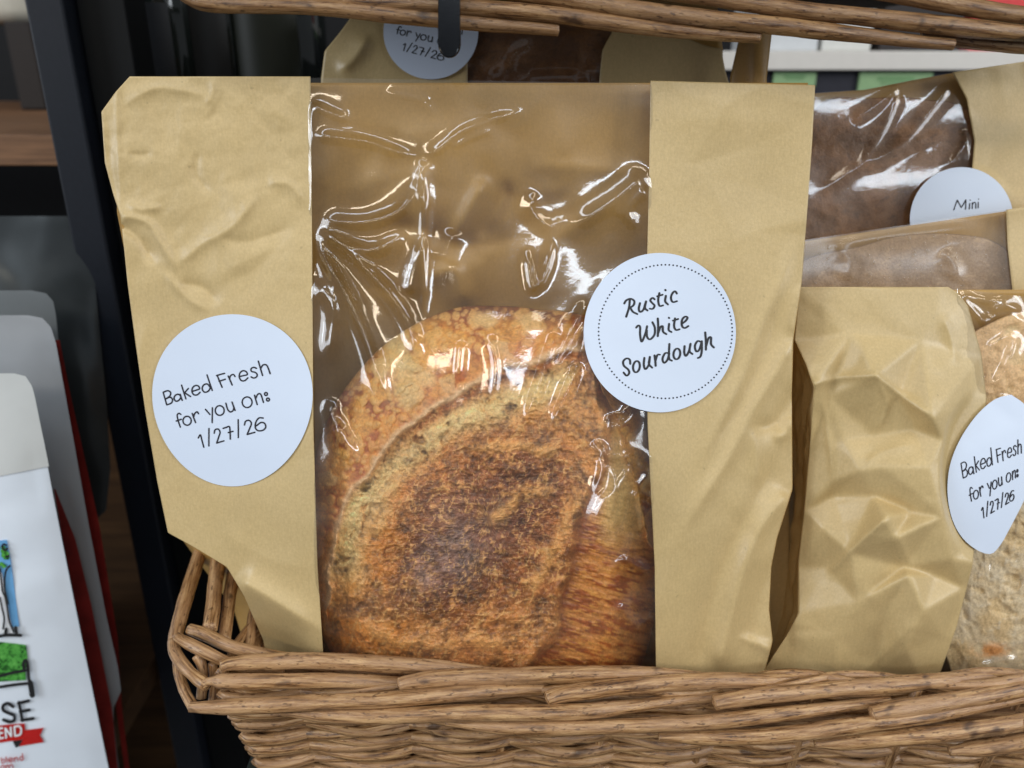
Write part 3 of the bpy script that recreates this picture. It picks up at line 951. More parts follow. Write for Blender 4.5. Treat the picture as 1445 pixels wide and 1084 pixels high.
# the film never cuts into the bread
lf, lr = loaf_front(ff.X, ff.Y)
lf = np.where(lr < 1, lf, -1)
need = (lf + .0012 - bulge_main(ff.X, ff.Y)) * 1e3
base = ff.A.copy()
ff.A = np.where(lr < .999, np.maximum(base, need), base)
up = ff.A - base
tmp = Field(425, 90, 940, 1080, 1.5); tmp.A = up.copy(); tmp.blur(11)
ff.A = base + np.maximum(tmp.A, up * .0) + .9 * smooth(1.02, .9, lr)
fw.A *= smooth(433, 441, fw.X) * smooth(926, 916, fw.X) * stick_mask(fw.X, fw.Y)

ml = Surf(722, 542, .345, 10.0); ml.H = lambda x, y: bulge_main(x, y) + fl(x, y)
mr = Surf(722, 542, .345, 10.0); mr.H = lambda x, y: bulge_main(x, y) + fr(x, y)
mf = Surf(722, 542, .345, 10.0); mf.H = lambda x, y: bulge_main(x, y) + ff(x, y) + fw(x, y) - .0004
mb_ = Surf(722, 542, .345, 10.0)
fb = Field(120, 90, 1180, 1090, 2.5)
fb.randfacets(85, 1.6, 61); fb.randfacets(40, .6, 62, 1 - smooth(420, 560, fb.Y))
fb.ridge([(598, 225), (597, 320), (600, 470)], 5.0, 8, taper=(.1, 0))
fb.ridge([(690, 245), (668, 285), (645, 330), (662, 345)], 6.0, 11)
fb.ridge([(722, 250), (700, 300), (672, 345)], -5, 10)
fb.ridge([(600, 400), (640, 380), (660, 440)], 6.0, 12)
fb.ridge([(730, 240), (800, 235), (905, 245)], 1.8, 14)
fb.ridge([(520, 340), (580, 320), (660, 345), (760, 330)], -5.0, 16)
fb.blur(3)
mb_.H = lambda x, y: -.003 - .040 * smooth(170, 640, y) + fb(x, y) * smooth(120, 200, y)

LEDGE = [(183, 108), (163, 130), (143, 158), (148, 230), (160, 275), (170, 305), (173, 330), (180, 400), (192, 490), (205, 580), (222, 680), (237, 752), (270, 770), (320, 800), (345, 842), (372, 905), (380, 960), (385, 1066)]
LEDGE_R = [(438, 108), (440, 300), (442, 600), (448, 800), (456, 925), (462, 1066)]
REDGE_L = [(918, 114), (916, 250), (912, 420), (914, 600), (924, 800), (926, 960), (926, 1066)]
REDGE = [(1150, 120), (1146, 200), (1139, 300), (1131, 400), (1119, 480), (1117, 560), (1118, 690), (1108, 722), (1096, 760), (1088, 800), (1085, 860), (1090, 905), (1078, 950), (1060, 1066)]

base_pt = MAIN.P(690, 1066, -.01)
bag = thing('bread_bag', (base_pt[0], base_pt[1], base_pt[2]), 'large kraft bread bag with Rustic White Sourdough sticker in the lower basket', 'bread bag', GROUP_BAGS)
X, Y = rowgrid(LEDGE, LEDGE_R, 108, 1066, 2.4)
lp = sheet('paper_panel', X, Y, ml, KRAFT, bag, solid=.00018)
X, Y = rowgrid(REDGE_L, REDGE, 114, 1066, 2.4)
Y = Y + (X - 918) / 230 * 6 * smooth(200, 114, Y)
rp = sheet('paper_panel', X, Y, mr, KRAFT, bag, solid=.00018)
X, Y = rowgrid([(434, 106), (436, 300), (438, 600), (444, 800), (452, 925), (458, 1066)], [(922, 106), (920, 250), (916, 420), (918, 600), (928, 800), (930, 1066)], 110, 1066, 1.35)
Y = Y + (X - 440) / 480 * 8 * smooth(180, 110, Y)
wf = sheet('window_film', X, Y, mf, FILM, bag)
# back paper and folded sides
BL = [(190, 116), (168, 140), (165, 300), (185, 400), (210, 580), (250, 752), (330, 860), (390, 1066)]
BR = [(1140, 124), (1138, 300), (1126, 420), (1108, 700), (1070, 900), (1050, 1066)]
X, Y = rowgrid(BL, BR, 117, 1066, 5)
sheet('back_paper', X, Y, mb_, KRAFT_SHADE, bag, solid=.00018)


def gusset(edge_front, edge_back, surf_f, surf_b, y0, y1, inward, parent, mat, seed, y0b=None):
    n = 130; m = 22
    ys = np.linspace(y0, y1, n)
    xf = interp(edge_front, ys); xb = interp(edge_back, ys)
    Pf = surf_f.P(xf, ys, -.0002); Pb = surf_b.P(xb, np.maximum(ys, y0b or y0), 0)
    Pm = (Pf + Pb) / 2 + np.array([1.0, 0, 0]) * (inward * np.clip((ys - y0) / 300, .15, 1))[:, None]
    rng = np.random.RandomState(seed)
    rows = []
    for k in range(m):
        s = k / (m - 1)
        Q = Pf * (1 - 2 * s) + Pm * 2 * s if s < .5 else Pm * (2 - 2 * s) + Pb * (2 * s - 1)
        w = math.sin(math.pi * s) * .003
        Q = Q + np.stack([w * (vnoise(ys, np.full(n, k * 14.0), 42, seed, 3) - .5) * 2, np.zeros(n), np.zeros(n)], 1)
        rows.append(Q)
    V = np.array(rows)
    return mesh('side_gusset', V, gridfaces(m, n), mat, parent, solid=.00018)


gusset(LEDGE, BL, ml, mb_, 109, 1064, .022, bag, KRAFT_SHADE, 71, 117)
gusset(REDGE, BR, mr, mb_, 121, 1064, -.020, bag, KRAFT_SHADE, 72, 124)
# closed bottom
X = np.linspace(0, 1, 60)
row0 = MAIN.P(386 + X * (1058 - 386), np.full(60, 1066.0), 0.0)
row1 = mb_.P(392 + X * (1048 - 392), np.full(60, 1066.0), 0.0)
mesh('bag_bottom', np.array([row0, row0 * .5 + row1 * .5 - np.array([0, 0, .002]), row1]), gridfaces(3, 60), KRAFT_SHADE, bag, solid=.00018)

# stickers
ms = Surf(722, 542, .345, 10.0); ms.H = lambda x, y: bulge_main(x, y) + .00045 * (vnoise(x, y, 85, 77, 2) - .5)
st1_out = [(328 + 113 * math.cos(a) - 4 * math.sin(2 * a), 565 + 121.5 * math.sin(a)) for a in np.linspace(0, 2 * math.pi, 97)[:-1]]
s1 = disc(st1_out, ms, bag, LABEL, .0007)
s1['label'] = 'white round date sticker on the left paper panel'
lettering([[S1(p) for p in st] for st in BAKED], 2.15, ms, s1, INK, .00078)
st2_out = [(931 + 107.5 * math.cos(a), 469.5 + 112.5 * math.sin(a)) for a in np.linspace(0, 2 * math.pi, 97)[:-1]]
s2 = disc(st2_out, ms, bag, LABEL, .0008)
s2['label'] = 'white round name sticker with a dotted ring'
lettering([[S2(p) for p in st] for st in RUSTIC] + [[S3(p) for p in st] for st in SOUR], 2.7, ms, s2, INK_SOFT, .00088, contrast=.35)
dot_mesh(dots(939, 468, 94.3, 94.3, 108, 1.25), ms, s2, INK, .00088)
droplets('water_droplets', 70, (600, 175, 820, 420), mf, FILM, bag, 5, .5, 1.3)

def soft(c):
    m = c.max(1, keepdims=True)
    return np.clip(c * (np.where(m > .5, .5 + .36 * np.tanh((m - .5) / .36), m) / m), 0, 1)


# ---- the loaf
nth, nr = 1000, 330
th = np.linspace(-np.pi, np.pi, nth, endpoint=False); rr = np.linspace(0.004, 1, nr) ** .72
RR, TH = np.meshgrid(rr, th, indexing='ij')
R = loaf_R(TH)
X = LOAF_C[0] + RR * R * np.cos(TH); Y = LOAF_C[1] + RR * R * np.sin(TH)
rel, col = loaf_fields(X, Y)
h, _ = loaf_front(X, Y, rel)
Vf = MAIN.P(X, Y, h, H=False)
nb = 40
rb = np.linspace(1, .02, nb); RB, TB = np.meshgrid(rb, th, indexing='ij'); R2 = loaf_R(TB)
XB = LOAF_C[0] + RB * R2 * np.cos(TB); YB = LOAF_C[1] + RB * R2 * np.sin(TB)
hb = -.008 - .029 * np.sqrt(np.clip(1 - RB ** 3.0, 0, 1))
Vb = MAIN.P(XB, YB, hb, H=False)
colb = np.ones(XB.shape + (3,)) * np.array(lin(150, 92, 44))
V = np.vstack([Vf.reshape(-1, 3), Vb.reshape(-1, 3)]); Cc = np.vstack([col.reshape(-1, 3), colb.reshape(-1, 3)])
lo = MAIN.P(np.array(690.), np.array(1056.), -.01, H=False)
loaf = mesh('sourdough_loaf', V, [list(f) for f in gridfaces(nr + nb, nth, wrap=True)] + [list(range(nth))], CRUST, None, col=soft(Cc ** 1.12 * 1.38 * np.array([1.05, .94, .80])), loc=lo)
tag(loaf, 'round golden brown scored sourdough loaf behind the window of the large bag', 'bread loaf')


# ------------------------------------------------------------------ simple loaves for the other bags
def simple_loaf(name, label, surf, cx, cy, rx, ry, front, back, c0, c1, c2, seed, crumb=False, group=None, gain=1.2):
    nth, nr = 300, 110
    th = np.linspace(-np.pi, np.pi, nth, endpoint=False); rr = np.linspace(.005, 1, nr) ** .75
    RR, TH = np.meshgrid(rr, th, indexing='ij')
    wob = 1 + .06 * (vnoise(np.cos(TH) * 50 + 100, np.sin(TH) * 50 + 100, 22, seed, 2) - .5) * 2
    ex = 2 / 2.6
    cxx = np.sign(np.cos(TH)) * np.abs(np.cos(TH)) ** ex; syy = np.sign(np.sin(TH)) * np.abs(np.sin(TH)) ** ex
    X = cx + RR * rx * cxx * wob; Y = cy + RR * ry * syy * wob
    dome = np.sqrt(np.clip(1 - RR ** 2.6, 0, 1))
    n1 = vnoise(X, Y, 40, seed, 4); n2 = vnoise(X, Y, 12, seed + 3, 3); rg = ridged(X, Y, 18, seed + 9, 3)
    rel = 2.2 * (n1 - .5) + .8 * (n2 - .5)
    c0, c1, c2 = (np.array(lin(*c)) for c in (c0, c1, c2))
    m1 = smooth(.4, .62, n1)[..., None]; m2 = smooth(.5, .8, rg)[..., None] * .7
    col = c0 * (1 - m1) + c1 * m1; col = col * (1 - m2) + c2 * m2
    if crumb:
        ct = (smooth(640, 560, Y + 40 * (n1 - .5)))[..., None]
        col = col * (1 - ct) + np.array(lin(206, 168, 120)) * (.8 + .4 * n2[..., None]) * ct
        hn = vnoise(X * .8 + Y * .35, Y * 1.25 - X * .3, 26, seed + 20, 3)
        hole = smooth(.60, .72, hn) * .8 + smooth(.64, .74, vnoise(X, Y * 1.4, 11, seed + 23, 2)) * .4
        rel = rel - 1.2 * hole + .6 * rg
        hh = np.clip(hole * .7, 0, 1)[..., None]
        col = col * (1 - hh) + np.array(lin(186, 162, 118)) * hh
        spot = (np.exp(-(((X - 1400) / 22) ** 2 + ((Y - 918) / 10) ** 2)) * smooth(.35, .6, n2) * 1.2).clip(0, .9)[..., None]
        col = col * (1 - spot) + np.array(lin(190, 122, 52)) * spot
    Vf = surf.P(X, Y, front * dome - back * 0 + rel * 1e-3 * np.clip(dome * 2, 0, 1), H=False)
    rb = np.linspace(1, .03, 24); RB, TB = np.meshgrid(rb, th, indexing='ij')
    cB = np.sign(np.cos(TB)) * np.abs(np.cos(TB)) ** ex; sB = np.sign(np.sin(TB)) * np.abs(np.sin(TB)) ** ex
    wb = 1 + .06 * (vnoise(np.cos(TB) * 50 + 100, np.sin(TB) * 50 + 100, 22, seed, 2) - .5) * 2
    Vb = surf.P(cx + RB * rx * cB * wb, cy + RB * ry * sB * wb, -back * np.sqrt(np.clip(1 - RB ** 3, 0, 1)), H=False)
    V = np.vstack([Vf.reshape(-1, 3), Vb.reshape(-1, 3)])
    colb = np.ones((Vb.size // 3, 3)) * c0
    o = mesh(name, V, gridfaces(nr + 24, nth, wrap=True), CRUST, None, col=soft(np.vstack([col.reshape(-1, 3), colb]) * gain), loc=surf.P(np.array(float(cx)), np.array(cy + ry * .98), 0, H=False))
    return tag(o, label, 'bread loaf', group)


def back_and_sides(root, surf, L, Rr, y0, y1, thick, seed, ramp=200, inward=.012):
    sb = Surf(0, 0, 1); sb.n = surf.n; sb.D = surf.D
    fbk = Field(min(q[0] for q in L) - 20, y0 - 20, max(q[0] for q in Rr) + 20, y1 + 20, 4)
    fbk.randfacets(60, 1.4, seed); fbk.blur(4)
    sb.H = lambda x, y: -.002 - thick * smooth(y0, y0 + ramp, y) + fbk(x, y) * smooth(y0, y0 + 60, y)
    ins = lambda E, s: [(x + s, y) for x, y in E]
    X, Y = rowgrid(ins(L, 8), ins(Rr, -8), y0 + 4, y1, 6)
    sheet('back_paper', X, Y, sb, KRAFT_SHADE, root, solid=.00018)
    return sb


# ------------------------------------------------------------------ FRONT RIGHT BAG
fR = Field(1040, 380, 1620, 1090, 2)
pts3 = [  # traced crumple: x, y, mm
    (1128, 405, 0), (1230, 406, 2), (1338, 408, 1), (1121, 480, -1), (1150, 542, 9), (1200, 470, 3), (1236, 530, 11), (1316, 590, 12), (1300, 480, 4), (1365, 430, 0), (1385, 500, -2), (1392, 560, -3),
    (1270, 560, 5), (1232, 615, 1), (1290, 606, 2), (1172, 560, 3), (1190, 620, 3), (1175, 680, 2), (1215, 665, 7), (1176, 700, -3), (1245, 660, 8), (1310, 660, 9), (1330, 620, 7), (1360, 640, 3),
    (1143, 640, -2), (1136, 720, -2), (1160, 745, 3), (1170, 800, -1), (1200, 780, 7), (1252, 730, 15), (1232, 700, 3), (1285, 722, 4), (1300, 700, 8), (1262, 760, 12), (1280, 812, 10), (1304, 862, 12), (1275, 800, 4),
    (1330, 730, 9), (1345, 790, 8), (1372, 760, 2), (1360, 830, 3), (1320, 812, 2), (1335, 900, 4), (1250, 870, 6), (1210, 850, 8), (1180, 900, 7), (1130, 866, 2), (1128, 800, -4), (1110, 900, 2), (1090, 950, 2), (1180, 960, 6), (1240, 945, 1), (1280, 915, 9), (1300, 960, 4), (1340, 960, 1),
    (1150, 1060, 3), (1300, 1070, 2), (1060, 1080, 0), (1400, 450, 0), (1440, 600, 2), (1400, 900, 2), (1420, 800, 4), (1400, 1060, 0), (1600, 405, 0), (1600, 700, 3), (1600, 1080, 0), (1500, 410, 0), (1500, 700, 4), (1500, 1060, 0), (1040, 380, 0), (1620, 380, 0), (1040, 700, 0),
]
fR.facets(pts3, 1.1)
fR.blur(2.8)
fR.ridge([(1150, 542), (1190, 532), (1236, 530), (1275, 560), (1316, 590)], 1.6, 6, taper=(0, .1), curve=False)
fR.ridge([(1236, 530), (1252, 575), (1234, 612)], .9, 6)
fR.ridge([(1176, 803), (1215, 762), (1252, 730)], 2.0, 7, taper=(.0, .1))
fR.ridge([(1158, 545), (1172, 640), (1176, 690)], 1.2, 5)
fR.ridge([(1328, 440), (1342, 480), (1350, 520)], .9, 7)
fR.ridge([(1262, 740), (1285, 800), (1305, 862)], 1.2, 8)
fR.ridge([(1215, 668), (1240, 640), (1300, 625)], .8, 8)
fR.ridge([(1300, 870), (1250, 920), (1205, 960)], 1.5, 14)
tmp = Field(1040, 380, 1620, 1090, 2); tmp.randfacets(30, .35, 91); tmp.randfacets(60, .6, 92); tmp.blur(2.2)
fR.A += tmp.A
fR.A += .08 * (vnoise(fR.X, fR.Y, 9, 93, 2) - .5)
bR = lambda x, y: .004 + .017 * np.exp(-(((x - 1330) / 190) ** 2 + ((y - 760) / 280) ** 2))
sm3 = lambda x, y: smooth(.9, 1.3, ((x - 1395) / 62) ** 2 + ((y - 670) / 115) ** 2)
R3 = Surf(1260, 680, .364, 10.0); R3.H = lambda x, y: bR(x, y) + fR(x, y) * (.15 + .85 * sm3(x, y))
R3s = Surf(1260, 680, .364, 10.0); R3s.H = lambda x, y: bR(x, y) + .15 * fR(x, y) + .0004
p = R3.P(1300, 1080, -.01)
bag3 = thing('bread_bag', tuple(p), 'crumpled kraft bread bag with a bent date sticker, right front of the lower basket', 'bread bag', GROUP_BAGS)
E3L = [(1128, 405), (1121, 480), (1135, 510), (1150, 545), (1142, 640), (1135, 720), (1127, 790), (1127, 866), (1110, 897), (1072, 955), (1050, 1000), (1045, 1080)]
E3R = [(1338, 405), (1352, 414), (1366, 432), (1385, 500), (1392, 560), (1390, 650), (1381, 720), (1372, 800), (1350, 885), (1325, 955), (1315, 1080)]
X, Y = rowgrid(E3L, E3R, 405, 1080, 2.2)
sheet('paper_panel', X, Y, R3, KRAFT, bag3, solid=.00018)
f3 = Field(1300, 380, 1640, 1090, 2)
for pts, a, w in [([(1395, 440), (1420, 432), (1445, 440)], 2.0, 6), ([(1380, 455), (1425, 445), (1455, 462)], 1.6, 6), ([(1438, 470), (1420, 520), (1395, 560)], 2.2, 6), ([(1350, 415), (1375, 440), (1400, 470)], 1.6, 6),
                  ([(1345, 410), (1390, 425), (1445, 420)], 1.4, 6), ([(1390, 495), (1415, 478), (1440, 470)], 1.2, 5), ([(1372, 945), (1410, 935), (1450, 930)], 2.6, 7), ([(1385, 960), (1430, 945), (1480, 944)], 2.0, 6),
                  ([(1372, 850), (1390, 820), (1398, 790)], 1.8, 7), ([(1360, 890), (1385, 860), (1400, 850)], 1.2, 6), ([(1430, 880), (1445, 870), (1460, 866)], 1.4, 5), ([(1395, 800), (1420, 850), (1412, 900)], 1.6, 8), ([(1440, 780), (1425, 830), (1440, 880)], 1.5, 8), ([(1380, 900), (1410, 890), (1445, 905)], 1.4, 6), ([(1480, 500), (1500, 600), (1490, 700)], 2, 8)]:
    f3.ridge(pts, a, w, taper=(.2, .3))
f3.blur(2)
tmp = Field(1300, 380, 1640, 1090, 3); tmp.randfacets(55, 1.0, 95); tmp.blur(6); f3.A += tmp(f3.X, f3.Y) * 1e3
F3 = Surf(1260, 680, .364, 10.0); F3.H = lambda x, y: bR(x, y) + f3(x, y) * (.2 + .8 * sm3(x, y)) - .0006
X, Y = rowgrid([(1318, 405), (1345, 432), (1365, 500), (1372, 560), (1370, 650), (1360, 720), (1350, 800), (1330, 885), (1305, 955), (1295, 1080)], [(1540, 418), (1540, 1080)], 407, 1080, 2)
Y = Y + np.clip((X - 1345) / 100, 0, 1) * 12 * smooth(500, 407, Y)
sheet('window_film', X, Y, F3, FILM, bag3)
X, Y = rowgrid([(1530, 418), (1530, 1080)], [(1640, 425), (1600, 1080)], 418, 1080, 5)
sheet('paper_panel', X, Y, R3, KRAFT, bag3, solid=.00018)
sb3 = back_and_sides(bag3, R3, [(1128, 405), (1121, 490), (1150, 600), (1120, 1080)], [(1640, 405), (1600, 1080)], 405, 1080, .034, 97, 320)
gusset(E3L, [(1135, 405), (1116, 480), (1112, 560), (1100, 700), (1078, 860), (1075, 960), (1060, 1080)], R3, sb3, 407, 1078, .006, bag3, KRAFT, 98)
o3 = catmull([(1427, 557), (1405, 563), (1380, 584), (1356, 618), (1341, 655), (1337, 692), (1342, 727), (1355, 755), (1375, 774), (1397, 782), (1411, 770), (1427, 742), (1447, 702), (1464, 660), (1462, 612), (1448, 574), (1427, 557)], 6)[:-1]
s3 = disc(o3, R3s, bag3, LABEL, .0009, centre=(1398, 668), rings=20)
s3['label'] = 'white date sticker bent around the edge of the window'
hm = homography([(152, 385), (962, 118), (498, 850), (1022, 680)], [(1325 + 188 / 6.02, 610 + 268 / 6.02), (1325 + 672 / 6.02, 610 + 65 / 6.02), (1325 + 383 / 6.02, 610 + 728 / 6.02), (1325 + 636 / 6.02, 610 + 560 / 6.02)])
lettering([[hm(p) for p in st] for st in BAKED], 1.75, R3s, s3, INK, .00098)
simple_loaf('bread_loaf', 'pale cut loaf with open white crumb, inside the crumpled bag on the right', R3, 1474, 745, 158, 312, .004, .026, (228, 208, 172), (206, 180, 136), (240, 224, 196), 601, True, None, 1.8)
droplets('water_droplets', 60, (1385, 440, 1450, 560), F3, FILM, bag3, 15, .5, 1.3)

# ------------------------------------------------------------------ MIDDLE RIGHT BAG (only its misted window shows)
f2_ = Field(1080, 280, 1640, 900, 3)
for pts, a, w in [([(1150, 350), (1250, 335), (1400, 318)], 1.2, 14), ([(1330, 350), (1350, 380), (1345, 400)], 1.5, 12), ([(1180, 345), (1200, 370), (1190, 400)], 1.0, 14)]:
    f2_.ridge(pts, a, w)
tmp = Field(1080, 280, 1640, 900, 3); tmp.randfacets(90, .6, 111); tmp.blur(12); f2_.A += tmp.A
R2_ = Surf(1280, 360, .374, 10.0); R2_.H = lambda x, y: .002 + f2_(x, y) + .006 * smooth(300, 420, y)
p = R2_.P(1280, 1020, -.01)
bag2 = thing('bread_bag', tuple(p), 'bread bag with misted wet window, standing between the crumpled bag and the Mini bag', 'bread bag', GROUP_BAGS)
topR2 = lambda x: 338 - (x - 1140) * .150
X, Y = rowgrid([(1112, 300), (1112, 1020)], [(1422, 300), (1424, 350), (1432, 420), (1432, 1020)], 300, 1020, 3)
Y = Y + (topR2(X) - 300) * smooth(420, 300, Y)
sheet('window_film', X, Y, R2_, FILM_WET, bag2)
X, Y = rowgrid([(1420, 300), (1422, 350), (1430, 420), (1430, 1020)], [(1560, 300), (1560, 1020)], 300, 1020, 4)
Y = Y + (topR2(X) - 300) * smooth(420, 300, Y)
Rk = Surf(1280, 360, .374, 10.0); Rk.H = lambda x, y: R2_.H(x, y) + .0006
sheet('paper_panel', X, Y, Rk, KRAFT, bag2, solid=.00018)
X, Y = rowgrid([(1000, 352), (1000, 1020)], [(1114, 352), (1114, 1020)], 352, 1020, 5)
sheet('paper_panel', X, Y, Rk, KRAFT, bag2, solid=.00018)
sbx = Surf(1280, 360, .374, 10.0); fk = Field(980, 280, 1600, 1060, 4); fk.randfacets(60, 1.2, 113); fk.blur(4)
sbx.H = lambda x, y: -.002 - .020 * smooth(330, 520, y) + fk(x, y) * smooth(330, 400, y)
X, Y = rowgrid([(1010, 300), (1010, 1020)], [(1550, 300), (1550, 1020)], 300, 1020, 6)
Y = Y + (topR2(X) + 2 - 300) * smooth(420, 300, Y)
sheet('back_paper', X, Y, sbx, KRAFT_SHADE, bag2, solid=.00018)
droplets('water_droplets', 90, (1145, 330, 1425, 406), R2_, FILM, bag2, 25, 1.0, 3.6, inside=lambda x, y: y > topR2(x) + 8)
simple_loaf('bread_loaf', 'pinkish grey loaf blurred behind the misted window of the middle bag', R2_, 1285, 592, 250, 255, .003, .016, (150, 120, 86), (170, 138, 102), (186, 154, 114), 611, gain=1.2)

# ------------------------------------------------------------------ TOP RIGHT BAG ("Mini")
f1_ = Field(1040, 60, 1640, 900, 2)
for pts, a, w in [([(1345, 115), (1310, 160), (1270, 205), (1215, 240)], 2.2, 7), ([(1270, 122), (1235, 150), (1200, 172)], 1.8, 6), ([(1268, 130), (1245, 185), (1215, 235)], 1.8, 7), ([(1372, 185), (1340, 240), (1310, 280)], 1.8, 7),
                  ([(1150, 275), (1230, 225), (1340, 185)], 1.2, 8), ([(1362, 180), (1366, 215), (1362, 250)], 1.2, 6)]:
    f1_.ridge(pts, a, w, taper=(.15, .2))
tmp = Field(1040, 60, 1640, 900, 3); tmp.randfacets(90, .45, 121); tmp.blur(9); f1_.A += tmp(f1_.X, f1_.Y) * 1e3
R1 = Surf(1280, 220, .392, 10.0); R1.H = lambda x, y: .003 + .65 * f1_(x, y) * smooth(.9, 1.3, ((x - 1357) / 73) ** 2 + ((y - 310) / 75) ** 2) + .010 * smooth(110, 330, y)
R1p = Surf(1280, 220, .392, 10.0)
fp = Field(1300, 40, 1640, 1060, 2); fp.randfacets(60, 1.2, 131); fp.randfacets(30, .4, 132); fp.blur(3)
R1p.H = lambda x, y: .0056 + .010 * smooth(110, 330, y) + fp(x, y) * smooth(.9, 1.3, ((x - 1357) / 73) ** 2 + ((y - 310) / 75) ** 2)
p = R1.P(1280, 1000, -.01)
bag1 = thing('bread_bag', tuple(p), 'bread bag with dark bread and a half hidden Mini sticker, at the back right', 'bread bag', GROUP_BAGS)
topR1 = lambda x: np.interp(x, [1000, 1148, 1220, 1290, 1345, 1445, 1600], [140, 131, 126, 112, 102, 87, 70])
X, Y = rowgrid([(1120, 100), (1120, 1000)], [(1360, 100), (1378, 140), (1388, 200), (1384, 260), (1376, 330), (1376, 1000)], 100, 1000, 2.6)
Y = Y + (topR1(X) - 100) * smooth(260, 100, Y)
sheet('window_film', X, Y, R1, FILM_DIM, bag1)
X, Y = rowgrid([(1344, 100), (1364, 140), (1375, 200), (1370, 260), (1362, 330), (1362, 1000)], [(1600, 100), (1600, 1000)], 100, 1000, 3)
Y = Y + (topR1(X) - 100) * smooth(260, 100, Y)
sheet('paper_panel', X, Y, R1p, KRAFT, bag1, solid=.00018)
X, Y = rowgrid([(960, 142), (960, 1000)], [(1124, 142), (1124, 1000)], 142, 1000, 5)
sheet('paper_panel', X, Y, R1, KRAFT, bag1, solid=.00018)
sby = Surf(1280, 220, .392, 10.0); fk1 = Field(940, 60, 1640, 1060, 4); fk1.randfacets(60, 1.2, 133); fk1.blur(4)
sby.H = lambda x, y: -.002 - .024 * smooth(120, 360, y) + fk1(x, y) * smooth(140, 200, y)
X, Y = rowgrid([(970, 100), (970, 1000)], [(1590, 100), (1590, 1000)], 100, 1000, 6)
Y = Y + (topR1(X) + 1 - 100) * smooth(260, 100, Y)
sheet('back_paper', X, Y, sby, KRAFT_SHADE, bag1, solid=.00018)
R1s = Surf(1280, 220, .392, 10.0); R1s.H = lambda x, y: .0062 + .010 * smooth(110, 330, y)
s4 = disc([(1357 + 73 * math.cos(a), 310 + 74 * math.sin(a)) for a in np.linspace(0, 2 * math.pi, 81)[:-1]], R1s, bag1, LABEL, .0004)
s4['label'] = 'white round name sticker reading Mini'
mini = [[(1346, 296.5), (1348.5, 289), (1351, 282.5)], [(1351, 282.5), (1354, 288), (1356.5, 293)], [(1356.5, 293), (1360, 287.5), (1363, 282)], [(1363, 282), (1363, 289), (1362.5, 295.5)],
        [(1368.6, 287), (1368.3, 291), (1368, 295)], [(1369, 282.4), (1369.2, 282.8)], [(1372.2, 286), (1372.1, 290), (1372, 294.5)], [(1372.2, 289), (1374.5, 285.8), (1376.8, 287), (1377, 294)], [(1380.6, 285.5), (1380.5, 289.5), (1380.3, 293.5)], [(1381, 281), (1381.2, 281.4)]]
lettering(mini, 1.6, R1s, s4, INK, .0005)
simple_loaf('bread_loaf', 'dark brown loaf behind the window of the Mini bag', R1, 1250, 480, 200, 350, .002, .020, (124, 86, 52), (146, 102, 62), (96, 62, 36), 621, gain=1.25)

# ------------------------------------------------------------------ BAG BEHIND THE LARGE ONE
fB = Field(430, -20, 1120, 1100, 2.5)
fB.randfacets(60, 1.2, 141); fB.blur(3)
fB.ridge([(475, 105), (505, 75), (520, 45)], 2.5, 10)
B4 = Surf(760, 80, .392, 10.0); B4.H = lambda x, y: .003 + fB(x, y) * smooth(.9, 1.4, ((x - 608) / 68) ** 2 + ((y - 45) / 68) ** 2)
p = B4.P(760, 960, -.01)
bag4 = thing('bread_bag', tuple(p), 'shaded bread bag behind the large one, date sticker half covered by basket and hook', 'bread bag', GROUP_BAGS)
X, Y = rowgrid([(520, -10), (478, 48), (458, 72), (453, 110), (456, 400), (470, 960)], [(655, -10), (660, 100), (660, 960)], -10, 960, 3.5)
sheet('paper_panel', X, Y, B4, KRAFT, bag4, solid=.00018)
B4p = Surf(760, 80, .392, 10.0); B4p.H = lambda x, y: B4.H(x, y) + .0007
X, Y = rowgrid([(872, 30), (850, 70), (846, 110), (848, 960)], [(1018, 30), (1024, 70), (1032, 110), (1032, 960)], 30, 960, 3.5)
Y = Y + smooth(900, 1020, X) * 38 * smooth(180, 30, Y)
sheet('paper_panel', X, Y, B4p, KRAFT, bag4, solid=.00018)
fW = Field(640, -20, 880, 1000, 2)
for pts, a, w in [([(735, 110), (745, 98), (800, 95), (828, 100)], 2.0, 6), ([(820, 118), (826, 100), (830, 90)], 1.8, 5), ([(740, 118), (743, 100)], 1.5, 5), ([(690, 110), (720, 60), (760, 50)], 1.5, 9)]:
    fW.ridge(pts, a, w, curve=len(pts) > 2)
fW.blur(2)
B4f = Surf(760, 80, .392, 10.0); B4f.H = lambda x, y: .0026 + fW(x, y)
X, Y = rowgrid([(645, -10), (650, 960)], [(880, -10), (862, 70), (860, 960)], -10, 960, 3)
sheet('window_film', X, Y, B4f, FILM, bag4)
sbz = Surf(760, 80, .392, 10.0); sbz.H = lambda x, y: -.002 - .022 * smooth(-20, 160, y)
X, Y = rowgrid([(530, -10), (490, 48), (470, 72), (470, 960)], [(1010, -10), (1020, 70), (1022, 960)], -10, 960, 8)
sheet('back_paper', X, Y, sbz, KRAFT_SHADE, bag4, solid=.00018)
X, Y = rowgrid([(1046, 40), (1030, 110), (1030, 300)], [(1090, 40), (1082, 110), (1080, 300)], 40, 300, 3)
B4t = Surf(760, 80, .400, 10.0, -14); B4t.H = lambda x, y: .004 * np.sin((x - 1046) / 44 * 3.1) + .0
fo = sheet('folded_flap', X, Y, B4t, KRAFT_SHADE, bag4, solid=.0002)
B4s = Surf(760, 80, .392, 10.0); B4s.H = lambda x, y: .0042 + 0 * x
s5 = disc([(608 + 67 * math.cos(a), 45 + 67 * math.sin(a)) for a in np.linspace(0, 2 * math.pi, 73)[:-1]], B4s, bag4, LABEL, .0004)
s5['label'] = 'white date sticker in shade'
